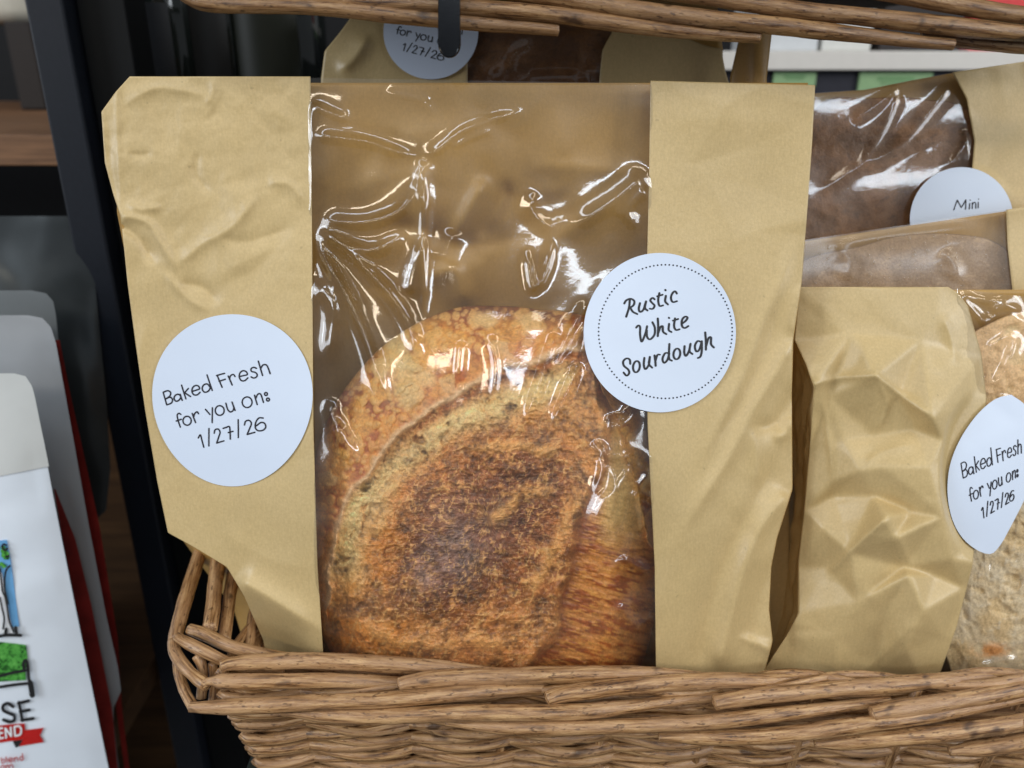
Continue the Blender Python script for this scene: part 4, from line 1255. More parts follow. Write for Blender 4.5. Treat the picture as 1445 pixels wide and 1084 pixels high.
af = affine([(285, 562), (762, 538), (498, 850), (1022, 680), (152, 385)], [(440 + 566 / 4.516, 168 / 4.516), (440 + 780 / 4.516, 268 / 4.516), (440 + 588 / 4.516, 325 / 4.516), (440 + 823 / 4.516, 380 / 4.516), (440 + 545 / 4.516, 75 / 4.516)])
lettering([[af(p) for p in st] for st in BAKED], 1.5, B4s, s5, INK_SOFT, .0005)
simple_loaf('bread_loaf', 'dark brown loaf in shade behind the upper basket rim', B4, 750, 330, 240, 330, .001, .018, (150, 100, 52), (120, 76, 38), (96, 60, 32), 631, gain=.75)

# ------------------------------------------------------------------ LOWER BASKET
RIM_D = .328
rimtop = lambda x: np.interp(x, [240, 312, 720, 1000, 1445, 1800], [930, 934, 948, 950, 950, 950])


def rim_depth(x, y):
    k = np.clip((y - rimtop(x)) / 100, 0, 1.2)
    return RIM_D + .004 - .013 * np.sin(np.clip(k * 2.2, 0, math.pi)) + .000012 * np.clip(x - 700, 0, 2000)


base_z = SHELF_Z
cpt = at(300, 1000, RIM_D)
basket = thing('wicker_basket', (cpt[0] + .17, cpt[1] + .09, base_z), 'brown willow basket holding the bread bags across the bottom', 'basket', 'willow bread baskets')


def rod(pts, r, parent, seed, off=0.0, r0=None, r1=None, tail=0.0, head=0.0, depthf=rim_depth, name='rim_rod', mat=None):
    C = catmull(pts, 4.0)
    n = len(C); s = np.linspace(0, 1, n)
    d = depthf(C[:, 0], C[:, 1]) + off + tail * smooth(.55, 1, s) + head * smooth(.35, 0, s)
    P = at(C[:, 0], C[:, 1], d)
    rad = np.full(n, float(r))
    if r0: rad = rad * (r0 / r + (1 - r0 / r) * smooth(0, .12, s))
    if r1: rad = rad * (r1 / r + (1 - r1 / r) * smooth(0, .35, 1 - s))
    rad = rad * .86 * (1 + .10 * (vnoise(s * 40, s * 0 + seed, 9, seed, 2) - .5) * 2)
    V, F, vec = tube(P, rad * d / FPX, 20, .05, seed)
    return mesh(name, V, F, mat or WICKER, parent, vec=vec)


RODS = [
    # points, radius, depth offset, start radius, end radius, tail offset, head offset
    ([(312, 941), (330, 936), (400, 933), (455, 933), (540, 937), (600, 941), (670, 945), (720, 950)], 13.5, 0, 11, 6, .004, -.004),
    ([(286, 964), (300, 961), (340, 962), (450, 961), (530, 963), (585, 966)], 12.5, 0, 6, 10, .007, 0),
    ([(563, 967), (580, 963), (640, 957), (760, 953), (860, 951), (950, 951), (1010, 956)], 14, -.001, 12, 6, .004, 0),
    ([(268, 998), (300, 998), (390, 995), (485, 990), (540, 988), (640, 980), (700, 975), (770, 973), (810, 974)], 13, -.001, 9, 9, .007, 0),
    ([(772, 987), (790, 981), (830, 975), (890, 968), (1000, 961), (1080, 961), (1130, 960), (1190, 958)], 14, -.001, 12, 7, .004, 0),
    ([(397, 1004), (470, 1010), (540, 1011), (667, 1006), (795, 1006), (890, 997), (960, 988), (1015, 984)], 13, -.001, 7, 9, .007, .003),
    ([(1008, 992), (1030, 988), (1080, 981), (1210, 970), (1300, 963), (1380, 957), (1460, 953)], 14, -.001, 12, 8, .003, 0),
    ([(629, 1020), (680, 1024), (730, 1027), (826, 1027), (922, 1023), (1000, 1019), (1080, 1010), (1176, 999), (1255, 989)], 13, -.001, 6, 9, .006, .003),
    ([(1230, 1008), (1255, 1003), (1303, 996), (1399, 980), (1460, 969), (1560, 958)], 14, -.001, 12, 9, .003, 0),
    ([(930, 1040), (985, 1040), (1050, 1040), (1112, 1036), (1208, 1024), (1303, 1011), (1399, 993), (1480, 978)], 13, -.001, 7, 9, .005, .003),
    ([(1150, 1050), (1190, 1047), (1303, 1038), (1383, 1028), (1450, 1018), (1560, 1000)], 14, -.001, 7, 11, .003, .003),
    ([(1440, 1022), (1480, 1010), (1560, 992), (1700, 975)], 14, -.001, 12, 10, 0, 0),
    ([(1340, 1060), (1400, 1054), (1480, 1042), (1600, 1020), (1700, 1004)], 14, 0, 8, 10, 0, 0),
    ([(1450, 962), (1560, 955), (1700, 952)], 14, .002, 10, 10, 0, 0),
    # rods that fill the inside of the braid
    ([(340, 951), (500, 950), (700, 962), (900, 985), (1100, 992), (1300, 1000), (1480, 1000), (1680, 985)], 9, .013, 7, 7, 0, 0),
    ([(330, 978), (480, 976), (640, 992), (800, 990), (1000, 1004), (1200, 1012), (1440, 1005), (1680, 1000)], 9, .013, 7, 7, 0, 0),
    ([(420, 1000), (600, 1000), (760, 1012), (900, 1012), (1100, 1020), (1300, 1022), (1680, 1010)], 9, .013, 7, 7, 0, 0),
]
for k, (pts, r, off, r0, r1, tail, head) in enumerate(RODS):
    rod(pts, r, basket, 11 + k, off, r0, r1, tail, head)

# corner and left side: rods lying at rim height, running back along the side
ZR = at(310, 960, RIM_D)[2]


def zdepth(x, y, dz=0.0):
    r = ray(x, y); return (ZR + dz - CAM[2]) / r[..., 2]


def rodz(pts, r, seed, dz=0.0, **k):
    return rod(pts, r, basket, seed, depthf=lambda x, y: zdepth(x, y, dz), **k)


rodz([(247, 905), (250, 888), (262, 845), (276, 800), (292, 750), (312, 690), (330, 640)], 11.5, 51, .004)
rodz([(296, 888), (300, 862), (303, 830), (309, 790), (322, 740), (345, 680)], 12, 52, .006)
rodz([(316, 905), (321, 870), (326, 830), (335, 790), (350, 740), (370, 690)], 10.5, 53, .001)
cdep = lambda dz, xa, xb, d1: (lambda x, y: zdepth(x, y, dz) * (1 - smooth(xa, xb, x)) + d1 * smooth(xa, xb, x))
rod([(250, 899), (262, 906), (286, 918), (315, 932), (345, 944), (400, 952)], 10, basket, 54, depthf=cdep(.008, 270, 340, RIM_D + .009), r0=8)
rod([(268, 888), (290, 896), (325, 912), (362, 922), (400, 930), (470, 942)], 11, basket, 55, depthf=cdep(.006, 300, 380, RIM_D + .012), r0=9)
rod([(245, 905), (247, 920), (258, 938), (275, 955), (292, 968)], 10, basket, 56, depthf=lambda x, y: RIM_D - .004 + (968 - y) * .0003)
rod([(251, 935), (254, 955), (262, 978), (274, 1000)], 9, basket, 57, depthf=lambda x, y: RIM_D - .004 + (1000 - y) * .00022)
rod([(278, 925), (286, 945), (284, 985)], 8, basket, 58, depthf=lambda x, y: RIM_D + .006 + 0 * x)
rod([(300, 935), (303, 965), (300, 1000)], 8, basket, 59, depthf=lambda x, y: RIM_D + .008 + 0 * x)
rod([(308, 945), (340, 975), (400, 985), (460, 996)], 9, basket, 60, depthf=lambda x, y: RIM_D + .003 + 0 * x)

# woven body
c_fl = at(322, 1016, RIM_D + .008); c_fr = at(1720, 1016, RIM_D + .008 + .012)
ztop, zbot = ZR - .006, base_z
nrow = 20
stake = .043


def weave_mesh(nrow, fl_, fr_, ztop, zbot, depth, taper, parent, seed0, rad=.0023, mat=None):
    mb = MB()
    for k in range(nrow):
        s = k / (nrow - 1); z = ztop + (zbot + .003 - ztop) * s
        ins = taper * s
        x0, x1 = fl_[0] + ins, fr_[0] - ins; yf0 = fl_[1] + ins; yf1 = fr_[1] + ins; yb = fl_[1] + depth - ins
        for strand in range(2):
            pts = []
            n = 240
            for i in range(n + 1):
                u = i / n
                x = x0 + (x1 - x0) * u
                ph = (x / stake + (k + strand) % 2) * math.pi
                pts.append((x, yf0 + (yf1 - yf0) * u + .0034 * math.sin(ph), z + .0020 * math.cos(ph + .6) * (1 if strand else -1) + .0008 * math.sin(x * 55 + k * 1.7)))
            m = 60
            lft = []
            for i in range(m):
                u = i / m; y = yb + (yf0 - yb) * u
                ph = (y / stake + (k + strand) % 2) * math.pi
                lft.append((x0 + .0034 * math.sin(ph), y, z + .0018 * math.cos(ph) * (1 if strand else -1)))
            pts = lft[:-1] + pts
            V, F, vec = tube(pts, rad * (1 + .12 * random.uniform(-1, 1)), 8, .12, seed0 + k * 2 + strand)
            mb.add(V, F, vec)
    return mb.build('woven_side', mat or WICKER, parent, vec=True)


weave_mesh(nrow, c_fl, c_fr, ztop, zbot, .19, .014, basket, 300)
i = 0
x = c_fl[0] + stake * .6
while x < c_fr[0]:
    V, F, vec = tube([(x, c_fl[1] + .0045, ztop - .002), (x, c_fl[1] + .0175, zbot + .001)], .0022, 8, .05, 500 + i); mesh('stake', V, F, WICKER, basket, vec=vec)
    x += stake; i += 1
for k in range(1, 5):
    y = c_fl[1] + k * stake
    V, F, vec = tube([(c_fl[0] + .0045, y, ztop - .002), (c_fl[0] + .0175, y, zbot + .001)], .0022, 8, .05, 530 + k); mesh('stake', V, F, WICKER, basket, vec=vec)
# far sides and floor of the basket
mbk = MB()
for k in range(9):
    z = ztop + (zbot + .004 - ztop) * k / 8
    V, F, vec = tube([(c_fl[0] + .01, c_fl[1] + .185, z), (c_fr[0], c_fl[1] + .185, z), (c_fr[0], c_fr[1], z)], .0045, 8, .05, 560 + k); mbk.add(V, F, vec)
mbk.build('far_side', WICKER, basket, vec=True)
mbk = MB(); mbk.box((c_fl[0] + .012, c_fl[1] + .012, zbot + .0005), (c_fr[0] - .004, c_fl[1] + .18, zbot + .003))
mbk.build('basket_floor', wood_mat('basket_base', lin(96, 68, 46), lin(140, 104, 74)), basket, smooth_=False)

# ------------------------------------------------------------------ UPPER BASKET
UD = .293
u0 = at(700, 20, UD)
ub = thing('wicker_basket', (u0[0], u0[1] + .08, u0[2] - .01), 'willow basket cut off by the top edge, above the bread bags', 'basket', 'willow bread baskets')
ud = lambda x, y: UD + .00001 * (x - 700) + 0 * y
UR = [
    ([(250, -14), (268, -2), (300, 6), (400, 9), (470, 12), (560, 22), (660, 32), (740, 38), (788, 42)], 12.5, .001, 10, 10, .002, 0),
    ([(395, -12), (440, -2), (520, 3), (620, 8), (700, 14), (790, 22), (900, 37), (1000, 48), (1072, 53)], 14, 0, 8, 9, .002, .003),
    ([(600, -22), (700, -14), (800, 0), (900, 15), (1000, 27), (1100, 37), (1200, 48), (1290, 58), (1345, 63)], 14, -.001, 8, 9, .002, .003),
    ([(860, -22), (960, -10), (1040, 2), (1120, 14), (1200, 22), (1330, 36), (1470, 50), (1600, 60)], 14, -.002, 8, 10, .002, .003),
    ([(1180, -20), (1260, -8), (1340, 6), (1445, 22), (1600, 40)], 13, -.002, 8, 10, .0, .003),
    ([(1300, 50), (1400, 62), (1500, 68), (1600, 74)], 12, .006, 8, 10, 0, 0),
    ([(260, -34), (400, -30), (560, -26), (720, -26), (860, -20)], 14, .002, 10, 10, 0, 0),
]
for k, (pts, r, off, r0, r1, tail, head) in enumerate(UR):
    rod(pts, r, ub, 71 + k, off, r0, r1, tail, head, depthf=ud, mat=WICKER_SHADE)
a0 = at(262, -40, UD + .006); a1 = at(1620, -10, UD + .018)
weave_mesh(10, (a0[0], a0[1], 0), (a1[0], a1[1], 0), a0[2] + .075, a0[2] + .004, .15, -.012, ub, 700, .0034, WICKER_SHADE)
mbk = MB(); mbk.box((a0[0] + .004, a0[1] + .008, a0[2] + .002), (a1[0] - .004, a0[1] + .26, a0[2] + .006))  # floor extended behind the woven walls to block top light on the bag
mbk.build('basket_floor', plain('basket_base_dark', lin(80, 58, 42), .7), ub, smooth_=False)

# ------------------------------------------------------------------ HOOK
hk = []
hc = [(634, -60), (634, -10), (634.5, 30), (635, 60)]
d_h = UD - .012
cx, wd = 633.5, 15.5
prof = [(cx - wd, -80), (cx - wd, 62)] + [(cx - wd * math.cos(t), 62 + 20 * math.sin(t)) for t in np.linspace(0, math.pi, 17)] + [(cx + wd, 62), (cx + wd, -80)]
Pf = at(np.array([q[0] for q in prof]), np.array([q[1] for q in prof]), np.full(len(prof), d_h))
Pb = Pf + np.array([0, .006, 0])
n = len(prof)
F = [list(range(n))[::-1], list(range(n, 2 * n))] + [[i, (i + 1) % n, n + (i + 1) % n, n + i] for i in range(n)]
hk = mesh('display_hook', np.vstack([Pf, Pb]), F, BLACK_GLOSS, None, smooth_=False, loc=Pf[n // 2])
m = hk.modifiers.new('bevel', 'BEVEL'); m.width = .0012; m.segments = 3; m.limit_method = 'ANGLE'
tag(hk, 'glossy black rounded hook hanging over the upper basket rim', 'hook')

# ------------------------------------------------------------------ SHELVING: post, boards, back
def ybox_at(pa, pb, y0, depth, z0, z1):
    """upright box whose front face lies in the plane y0 between two photo columns read at the middle row"""
    a = at_y(np.array(pa[0]), np.array(pa[1]), y0); b = at_y(np.array(pb[0]), np.array(pb[1]), y0)
    return (a[0], y0, z0), (b[0], y0 + depth, z1)


PY = .48
lo_, hi_ = ybox_at((141., 542.), (187., 542.), PY, .030, .55, 2.2)
mb2 = MB(); mb2.box(lo_, hi_)
post = mb2.build('shelf_post', BLACK_STEEL, None, smooth_=False, loc=(lo_[0], PY, .55), bevel=.0015)
tag(post, 'upright black square steel post left of the bread basket', 'shelf post')
mb2 = MB(); mb2.box((hi_[0] + .001, PY + .012, .55), (hi_[0] + .028, PY + .04, 2.2))  # separate strip for the post's dark side face, its shade put into the colour
side_strip = mb2.build('post_side', plain('black_steel_shaded', (.003, .0035, .004), .6, .2), None, smooth_=False, loc=(hi_[0], PY + .012, .55), bevel=.001)
tag(side_strip, 'narrow blacker strip for the shaded side face of the square steel post', 'shelf post')

# board under the lower basket
sb_ = MB(); sb_.box((c_fl[0] - .012, c_fl[1] - .01, SHELF_Z - .018), (c_fr[0] + .1, c_fl[1] + .22, SHELF_Z))
o = sb_.build('display_shelf', plain('dark_green_board', (.018, .026, .024), .45, .4), None, smooth_=False, loc=(0, c_fl[1], SHELF_Z - .018), bevel=.001)
tag(o, 'dark shelf board under the lower willow basket', 'shelf')

# left bay: wooden shelf above, wooden floor board below
WOODL = wood_mat('shelf_wood', lin(98, 68, 46), lin(150, 110, 78), (1, 8, 30), 14)
WOODD = wood_mat('shelf_wood_dark', lin(58, 40, 26), lin(92, 66, 42), (1, 10, 20), 8)
ye = .61
za = at_y(np.array(20.), np.array(190.), ye)[2]; zb = at_y(np.array(20.), np.array(234.), ye)[2]
xr = at_y(np.array(80.), np.array(210.), ye)[0]
mb2 = MB(); mb2.box((-1.3, ye, zb), (xr, ye + .55, za))
o = mb2.build('wooden_shelf', WOODL, None, smooth_=False, loc=(-.45, ye, zb), bevel=.001)
tag(o, 'brown wooden shelf board at upper left beside the black post', 'shelf')
LZ = CAM[2] - .41
mb2 = MB(); mb2.box((-1.3, .33, LZ - .02), (lo_[0] - .004, .95, LZ)); mb2.box((lo_[0] - .004, PY + .05, LZ - .02), (hi_[0] + .25, .95, LZ))
o = mb2.build('wooden_shelf', WOODD, None, smooth_=False, loc=(-.45, .30, LZ - .02), bevel=.001)
tag(o, 'dark wooden shelf board under the coffee bags', 'shelf')
mb2 = MB(); mb2.box((-1.6, 1.30, .2), (1.9, 1.33, 2.3))
o = mb2.build('back_wall', DARK, None, smooth_=False)
tag(o, 'dark back wall', None, None, 'structure')
mb2 = MB(); mb2.box((-1.3, PY + .05, LZ - .22), (hi_[0] + .25, 1.05, LZ - .20))
o = mb2.build('wooden_shelf', WOODD, None, smooth_=False, loc=(-.45, PY + .05, LZ - .22), bevel=.001)
tag(o, 'lowest dark wooden board, in the gap between coffee bags and black post', 'shelf')
# dark box put in for the deep shade, and sack, on the upper left board
mb2 = MB()
a = at_y(np.array(-60.), np.array(0.), .70); b = at_y(np.array(42.), np.array(28.), .70)
zz = at_y(np.array(0.), np.array(126.), .70)[2]
mb2.box((a[0] - .1, .93, za + .0005), (at_y(np.array(47.), np.array(60.), .93)[0], 1.05, at_y(np.array(0.), np.array(30.), .93)[2]))
o = mb2.build('shade_box', plain('brown_black_shade', (.016, .011, .009), .6, .3), None, smooth_=False, loc=(-.6, .93, za), bevel=.002)
tag(o, 'dark box standing for the deep shade on the upper left board', 'box')
mb2 = MB(); zt = at_y(np.array(0.), np.array(30.), .93)[2]
sx_ = at_y(np.array(-22.), np.array(30.), .98)[0]
V = []; 
for k, (zo, g) in enumerate([(0.0005, .86), (.012, 1.0), (.05, .98), (.07, .8)]):
    for t in np.linspace(0, 2 * math.pi, 25)[:-1]:
        ex = .5
        V.append((sx_ + .07 * g * np.sign(math.cos(t)) * abs(math.cos(t)) ** ex, .985 + .045 * g * np.sign(math.sin(t)) * abs(math.sin(t)) ** ex, zt + zo))
F = [list(f) for f in gridfaces(4, 24, wrap=True)] + [list(range(24)), list(range(72, 96))]
o = mesh('flour_sack', V, F, plain('offwhite_sack', (.55, .52, .44), .7, .2, nscale=40, var=.15), None, loc=(sx_, .985, zt))
tag(o, 'pale sack at the top left corner, on the box standing for shade', 'sack')


# ------------------------------------------------------------------ COFFEE BAGS
def pouch(label, L, Rr, y0, y1, px, py, depth, mat, thick, seed, lean=4.0, yaw=0.0, seal=None, sealmat=None, side=None, wr=.5):
    f = Field(-260, y0 - 20, 260, y1 + 20, 3)
    f.randfacets(70, wr, seed); f.randfacets(34, wr * .3, seed + 1); f.blur(6)
    xm0 = min(q[0] for q in L)

    def hh(x, y):
        xr_ = interp(Rr, y); xl_ = interp(L, y)
        u = np.clip((x - xl_) / (xr_ - xl_), 0, 1)
        return thick * (1 - np.abs(2 * u - 1) ** 4) * smooth(y0 + 10, y0 + 180, y) + f(x, y) * smooth(0, .08, 1 - u)
    S = Surf(px, py, depth, lean, yaw, hh)
    p = S.P(0, y1, 0)
    root = thing('coffee_bag', tuple(p), label, 'coffee bag', 'coffee bags on the left shelf')
    X, Y = rowgrid(L, Rr, y0, y1, 4)
    sheet('front_panel', X, Y, S, mat, root)
    X2, Y2 = rowgrid(L, Rr, y0, y1, 10)
    Sb = Surf(px, py, depth, lean, yaw, lambda x, y: -.0012 - .55 * thick * (1 - np.abs(2 * np.clip((x - interp(L, y)) / (interp(Rr, y) - interp(L, y)), 0, 1) - 1) ** 6) * smooth(y0 + 10, y0 + 180, y))
    sheet('back_panel', X2, Y2, Sb, mat, root)
    if seal:
        X, Y = rowgrid(L, Rr, y0, seal, 4)
        Y2_ = Y - (X - 20) * .2 * smooth(y0, seal, Y)
        sheet('seal_band', X, Y2_, S, sealmat, root, dh=.0005)
    if side:
        X, Y = side
        S2 = Surf(px, py, depth - .010, lean, yaw)
        sheet('side_gusset', X, Y, S2, RED, root)
    return root, S


RED = plain('dark_red_foil', (.21, .018, .014), .4, .4, nscale=60, var=.3)
WHITE_FOIL = plain('white_satin_pouch', (.80, .87, .96), .38, .45, nscale=30, var=.03, bstr=.05)
SEALM = plain('grey_white_seal', (.66, .68, .67), .45, .4, nscale=30, var=.05)
SILVER = plain('silver_pouch', (.62, .64, .66), .26, .5, .55, nscale=20, var=.06)
GREYP = plain('grey_pouch', (.25, .27, .28), .3, .5, .4, nscale=20, var=.1)
DKP = plain('dark_silver_pouch', (.07, .08, .085), .25, .5, .5, nscale=16, var=.2)

L0 = [(-240, 300), (-240, 1200)]
bagA, SA = pouch('white coffee bag with green field picture and red ribbon, nearest the camera at left', L0, [(20, 527), (36, 531), (45, 545), (49, 560), (75, 700), (105, 850), (153, 1084), (175, 1190)], 527, 1190, 60, 800, .43, WHITE_FOIL, .0035, 801, seal=668, sealmat=SEALM)
yy = np.linspace(690, 1190, 60)
xa = np.interp(yy, [690, 760, 850, 1000, 1084, 1190], [76, 88, 106, 137, 154, 176]); xb = np.interp(yy, [690, 760, 850, 1000, 1084, 1190], [78, 106, 128, 158, 166, 186])
s_ = np.linspace(0, 1, 8)
bagB, SB = pouch('silver coffee bag with square top and dark red side, second from the front', L0, [(40, 445), (60, 449), (72, 462), (79, 485), (100, 600), (125, 740), (150, 870), (166, 940), (171, 975), (160, 1000), (162, 1190)], 445, 1190, 60, 800, .47, SILVER, .004, 811, wr=.35,
                 side=(xa[:, None] * (1 - s_) + xb[:, None] * s_, np.repeat(yy[:, None], 8, 1)))
yy = np.linspace(480, 1190, 70)
xa = np.interp(yy, [480, 560, 740, 900, 1190], [74, 88, 122, 150, 190]); xb = np.interp(yy, [480, 560, 740, 900, 1000, 1190], [84, 100, 140, 166, 172, 196])
bagC, SC_ = pouch('grey coffee bag with dark red side, third from the front', L0, [(45, 410), (65, 414), (75, 425), (79, 445), (84, 500), (100, 600), (130, 760), (180, 1190)], 410, 1190, 60, 800, .497, GREYP, .008, 821, wr=.3,
                  side=(xa[:, None] * (1 - s_) + xb[:, None] * s_, np.repeat(yy[:, None], 8, 1)))
bagD, SD = pouch('dark silver coffee bag at the back of the shelf, partly behind the black post', L0, [(118, 300), (126, 340), (134, 400), (150, 560), (156, 660), (150, 720), (118, 750), (112, 1100)], 305, 1100, 60, 800, .55, DKP, .012, 831, wr=1.1)


# printed picture on the white bag
def poly(name, P, surf, mat, parent, dh):
    P = np.array(P, float)
    return mesh(name, surf.P(P[:, 0], P[:, 1], dh), [list(range(len(P)))], mat, parent, smooth_=False)


SKYB = plain('print_blue', lin(110, 170, 220), .5, .3, var=.08)
GRN = NT('print_green'); o_ = GRN.obj()
GRN = GRN.bsdf(GRN.ramp(GRN.noise(o_, 330, 4, .7), [(.40, lin(36, 90, 34)), (.5, lin(78, 160, 66)), (.7, lin(112, 190, 92))]), .5, .3)
BLKP = plain('print_black', (.02, .02, .022), .55, .3)
REDP = plain('print_red', lin(188, 34, 32), .5, .3, var=.08)
WHP = plain('print_white', (.82, .84, .88), .5, .3, var=.02)
K1 = lambda x, y: (x / 6.775, 740 + y / 6.775)       # crop with the tree
K2 = lambda x, y: (x / 5.315, 880 + y / 5.315)       # crop with the field and lettering
art = poly('picture', [(-60, 768), (9.5, 762), (15, 790), (19, 820), (27, 884), (-60, 888)], SA, SKYB, bagA, .0006)
poly('tree_trunk', [K1(*q) for q in [(-40, 380), (20, 470), (35, 560), (40, 600), (60, 690), (80, 800), (95, 900), (120, 990), (130, 1040), (-60, 1040), (-60, 600)]], SA, WHP, art, .0009)
fo_ = []
rng = np.random.RandomState(4)
lv = MB()
for k in range(26):
    x, y = K1(rng.uniform(-180, 70), rng.uniform(170, 430)); r = rng.uniform(2, 5)
    P = np.array([(x + r * rng.uniform(.6, 1.1) * math.cos(t), y + r * rng.uniform(.6, 1.1) * math.sin(t)) for t in np.linspace(0, 6.28, 9)[:-1]])
    lv.add(SA.P(P[:, 0], P[:, 1], .0011 + k * 1.5e-5), [list(range(8))])
lv.build('foliage', GRN, art, smooth_=False)
lettering([[K1(0, 430), K1(15, 560), K1(25, 640), K1(50, 700), K1(70, 800), K1(90, 930), K1(130, 1030)], [K1(95, 395), K1(60, 440), K1(45, 520), K1(45, 620), K1(75, 760)], [K1(0, 700), K1(20, 800), K1(40, 900), K1(30, 1000)], [K1(60, 200), K1(35, 190), K1(20, 215), K1(45, 250), K1(70, 230)], [K1(55, 310), K1(85, 300)]], 2.6, SA, art, BLKP, .0016, name='outline')
lettering([[K1(150, 985), K1(160, 1060)], [K1(60, 1000), K1(50, 1060)], [K1(-20, 1075), K1(60, 1060), K1(200, 1062)]], 4.5, SA, art, BLKP, .0016, name='boots')
poly('field', [(-60, 906), (0, 906), K2(100, 150), K2(195, 162), K2(205, 255), K2(195, 330), K2(190, 350), K2(195, 425), (0, 962), (-60, 968)], SA, GRN, art, .0008)
lettering([[K2(-20, 398), K2(90, 370), K2(190, 352)], [K2(-20, 480), K2(90, 462), K2(200, 450)], [K2(180, 345), K2(176, 300), K2(190, 275), K2(205, 300), K2(215, 400), K2(232, 530)]], 4.2, SA, art, BLKP, .0016, name='cart_outline')
lettering([[K2(225, 440), K2(236, 490), K2(242, 540)]], 8, SA, art, BLKP, .0019, name='cart_handle')
lettering([[K2(98, 625), K2(60, 600), K2(25, 615), K2(25, 650), K2(70, 675), K2(105, 690), K2(105, 725), K2(70, 738), K2(25, 722)]], 4.6, SA, bagA, BLKP, .0010)
lettering([[K2(142, 590), K2(155, 660), K2(168, 730)], [K2(135, 598), K2(215, 580)], [K2(150, 662), K2(220, 648)], [K2(160, 727), K2(250, 712)]], 4.4, SA, bagA, BLKP, .0010)
poly('ribbon', [K2(-60, 772), K2(60, 758), K2(183, 750), K2(188, 800), K2(328, 782), K2(300, 838), K2(330, 890), K2(140, 922), K2(170, 872), K2(60, 885), K2(-60, 905)], SA, REDP, bagA, .0008)
poly('ribbon_fold', [K2(95, 882), K2(168, 873), K2(140, 922), K2(118, 932)], SA, BLKP, bagA, .0011)
lettering([[K2(-12, 790), K2(-8, 830), K2(-2, 862)], [K2(-12, 790), K2(18, 784)], [K2(-8, 824), K2(18, 820)], [K2(-2, 862), K2(24, 858)],
           [K2(46, 858), K2(40, 785)], [K2(40, 785), K2(84, 846)], [K2(84, 846), K2(80, 778)],
           [K2(112, 842), K2(108, 774)], [K2(108, 774), K2(140, 770), K2(158, 790), K2(155, 825), K2(138, 838), K2(112, 842)]], 2.7, SA, bagA, WHP, .0012)
RT = [[(8, 1005), (12, 1045)], [(12, 1030), (26, 1018), (36, 1030), (28, 1045), (12, 1046)], [(46, 1000), (52, 1040)], [(66, 1027), (92, 1022), (84, 1008), (68, 1014), (66, 1030), (78, 1040), (94, 1033)],
      [(104, 1008), (110, 1036)], [(108, 1018), (122, 1004), (130, 1012), (136, 1030)], [(172, 1002), (158, 998), (148, 1010), (154, 1026), (170, 1022), (174, 1008)], [(166, 975), (176, 1020)],
      [(6, 1082), (14, 1066), (28, 1066), (30, 1084), (18, 1092), (6, 1082)], [(40, 1066), (46, 1092)], [(44, 1074), (58, 1062), (66, 1072), (70, 1090)], [(68, 1074), (82, 1058), (94, 1066), (100, 1086)]]
lettering([[K2(*p) for p in st] for st in RT], 1.3, SA, bagA, REDP, .0010)

# ------------------------------------------------------------------ DARK BOTTLES BEHIND
def lathe(prof, c, seg=28):
    th = np.linspace(0, 2 * math.pi, seg, endpoint=False)
    V = [(c[0] + r * math.cos(t), c[1] + r * math.sin(t), c[2] + z) for r, z in prof for t in th]
    F = [list(f) for f in gridfaces(len(prof), seg, wrap=True)] + [list(range(seg)), list(range((len(prof) - 1) * seg, len(prof) * seg))]
    return V, F


BZ = at_y(np.array(300.), np.array(190.), .62)[2]
mb2 = MB(); mb2.box((at_y(np.array(140.), np.array(100.), .62)[0], .555, BZ - .018), (.05, .80, BZ))
o = mb2.build('back_shelf', plain('black_shelf', (.006, .006, .007), .5, .4), None, smooth_=False, loc=(-.2, .555, BZ - .018))
tag(o, 'black shelf board behind the bread bags carrying dark bottles', 'shelf')
blab = ['dark glass bottle beside the black post, leftmost of the row', 'dark glass bottle second from the black post', 'dark glass bottle third from the black post', 'wider dark bottle nearest the shaded bread bag']
for k, (px, y, r) in enumerate([(165, .64, .026), (225, .61, .028), (300, .63, .030), (390, .64, .036)]):
    c = at_y(np.array(float(px)), np.array(60.), y)
    cc = (c[0], y, BZ + .0004)
    bt = thing('dark_bottle', cc, blab[k], 'bottle', 'dark bottles on the back shelf')
    V, F = lathe([(r * .9, 0), (r, .004), (r, .105), (r * .9, .125), (r * .45, .145), (r * .40, .19)], cc)
    mesh('bottle_body', V, F, GLASS_DARK, bt)
    V, F = lathe([(r * .46, .175), (r * .46, .2)], cc)
    mesh('cap', V, F, BLACK_GLOSS, bt)
    th = np.linspace(-2.5, -.9, 14)
    V = [(cc[0] + (r + .0006) * math.cos(t), cc[1] + (r + .0006) * math.sin(t), cc[2] + z) for z in (.03, .085) for t in th]
    mesh('paper_label', V, gridfaces(2, 14), plain('dark_label_%d' % k, [(.004, .004, .005), (.003, .004, .006), (.006, .006, .006), (.006, .007, .003)][k], .45, .25), bt)
# ------------------------------------------------------------------ WHITE SHELF AT THE FAR RIGHT
WY = .86
zt = at_y(np.array(1200.), np.array(72.), WY)[2]; zb_ = at_y(np.array(1200.), np.array(99.), WY)[2]
xl = at_y(np.array(1000.), np.array(80.), WY)[0]; xr2 = at_y(np.array(1640.), np.array(80.), WY)[0]
ws = thing('white_shelf', (xl, WY, zb_), 'white shelf with pale green price tags, beyond the bags at upper right', 'shelf')
mb2 = MB(); mb2.box((xl, WY, zb_), (xr2, WY + .15, zt)); mb2.build('shelf_board', plain('white_laminate', (.66, .63, .59), .45, .4, var=.02), ws, smooth_=False, bevel=.001)
mb2 = MB(); mb2.box((xl, WY + .012, zb_ - .10), (xr2, WY + .02, zb_ - .0005)); mb2.build('rail_panel', plain('navy_panel', (.022, .022, .032), .5, .3), ws, smooth_=False)
TAG = plain('pale_green_card', lin(140, 172, 128), .6, .3, var=.04)
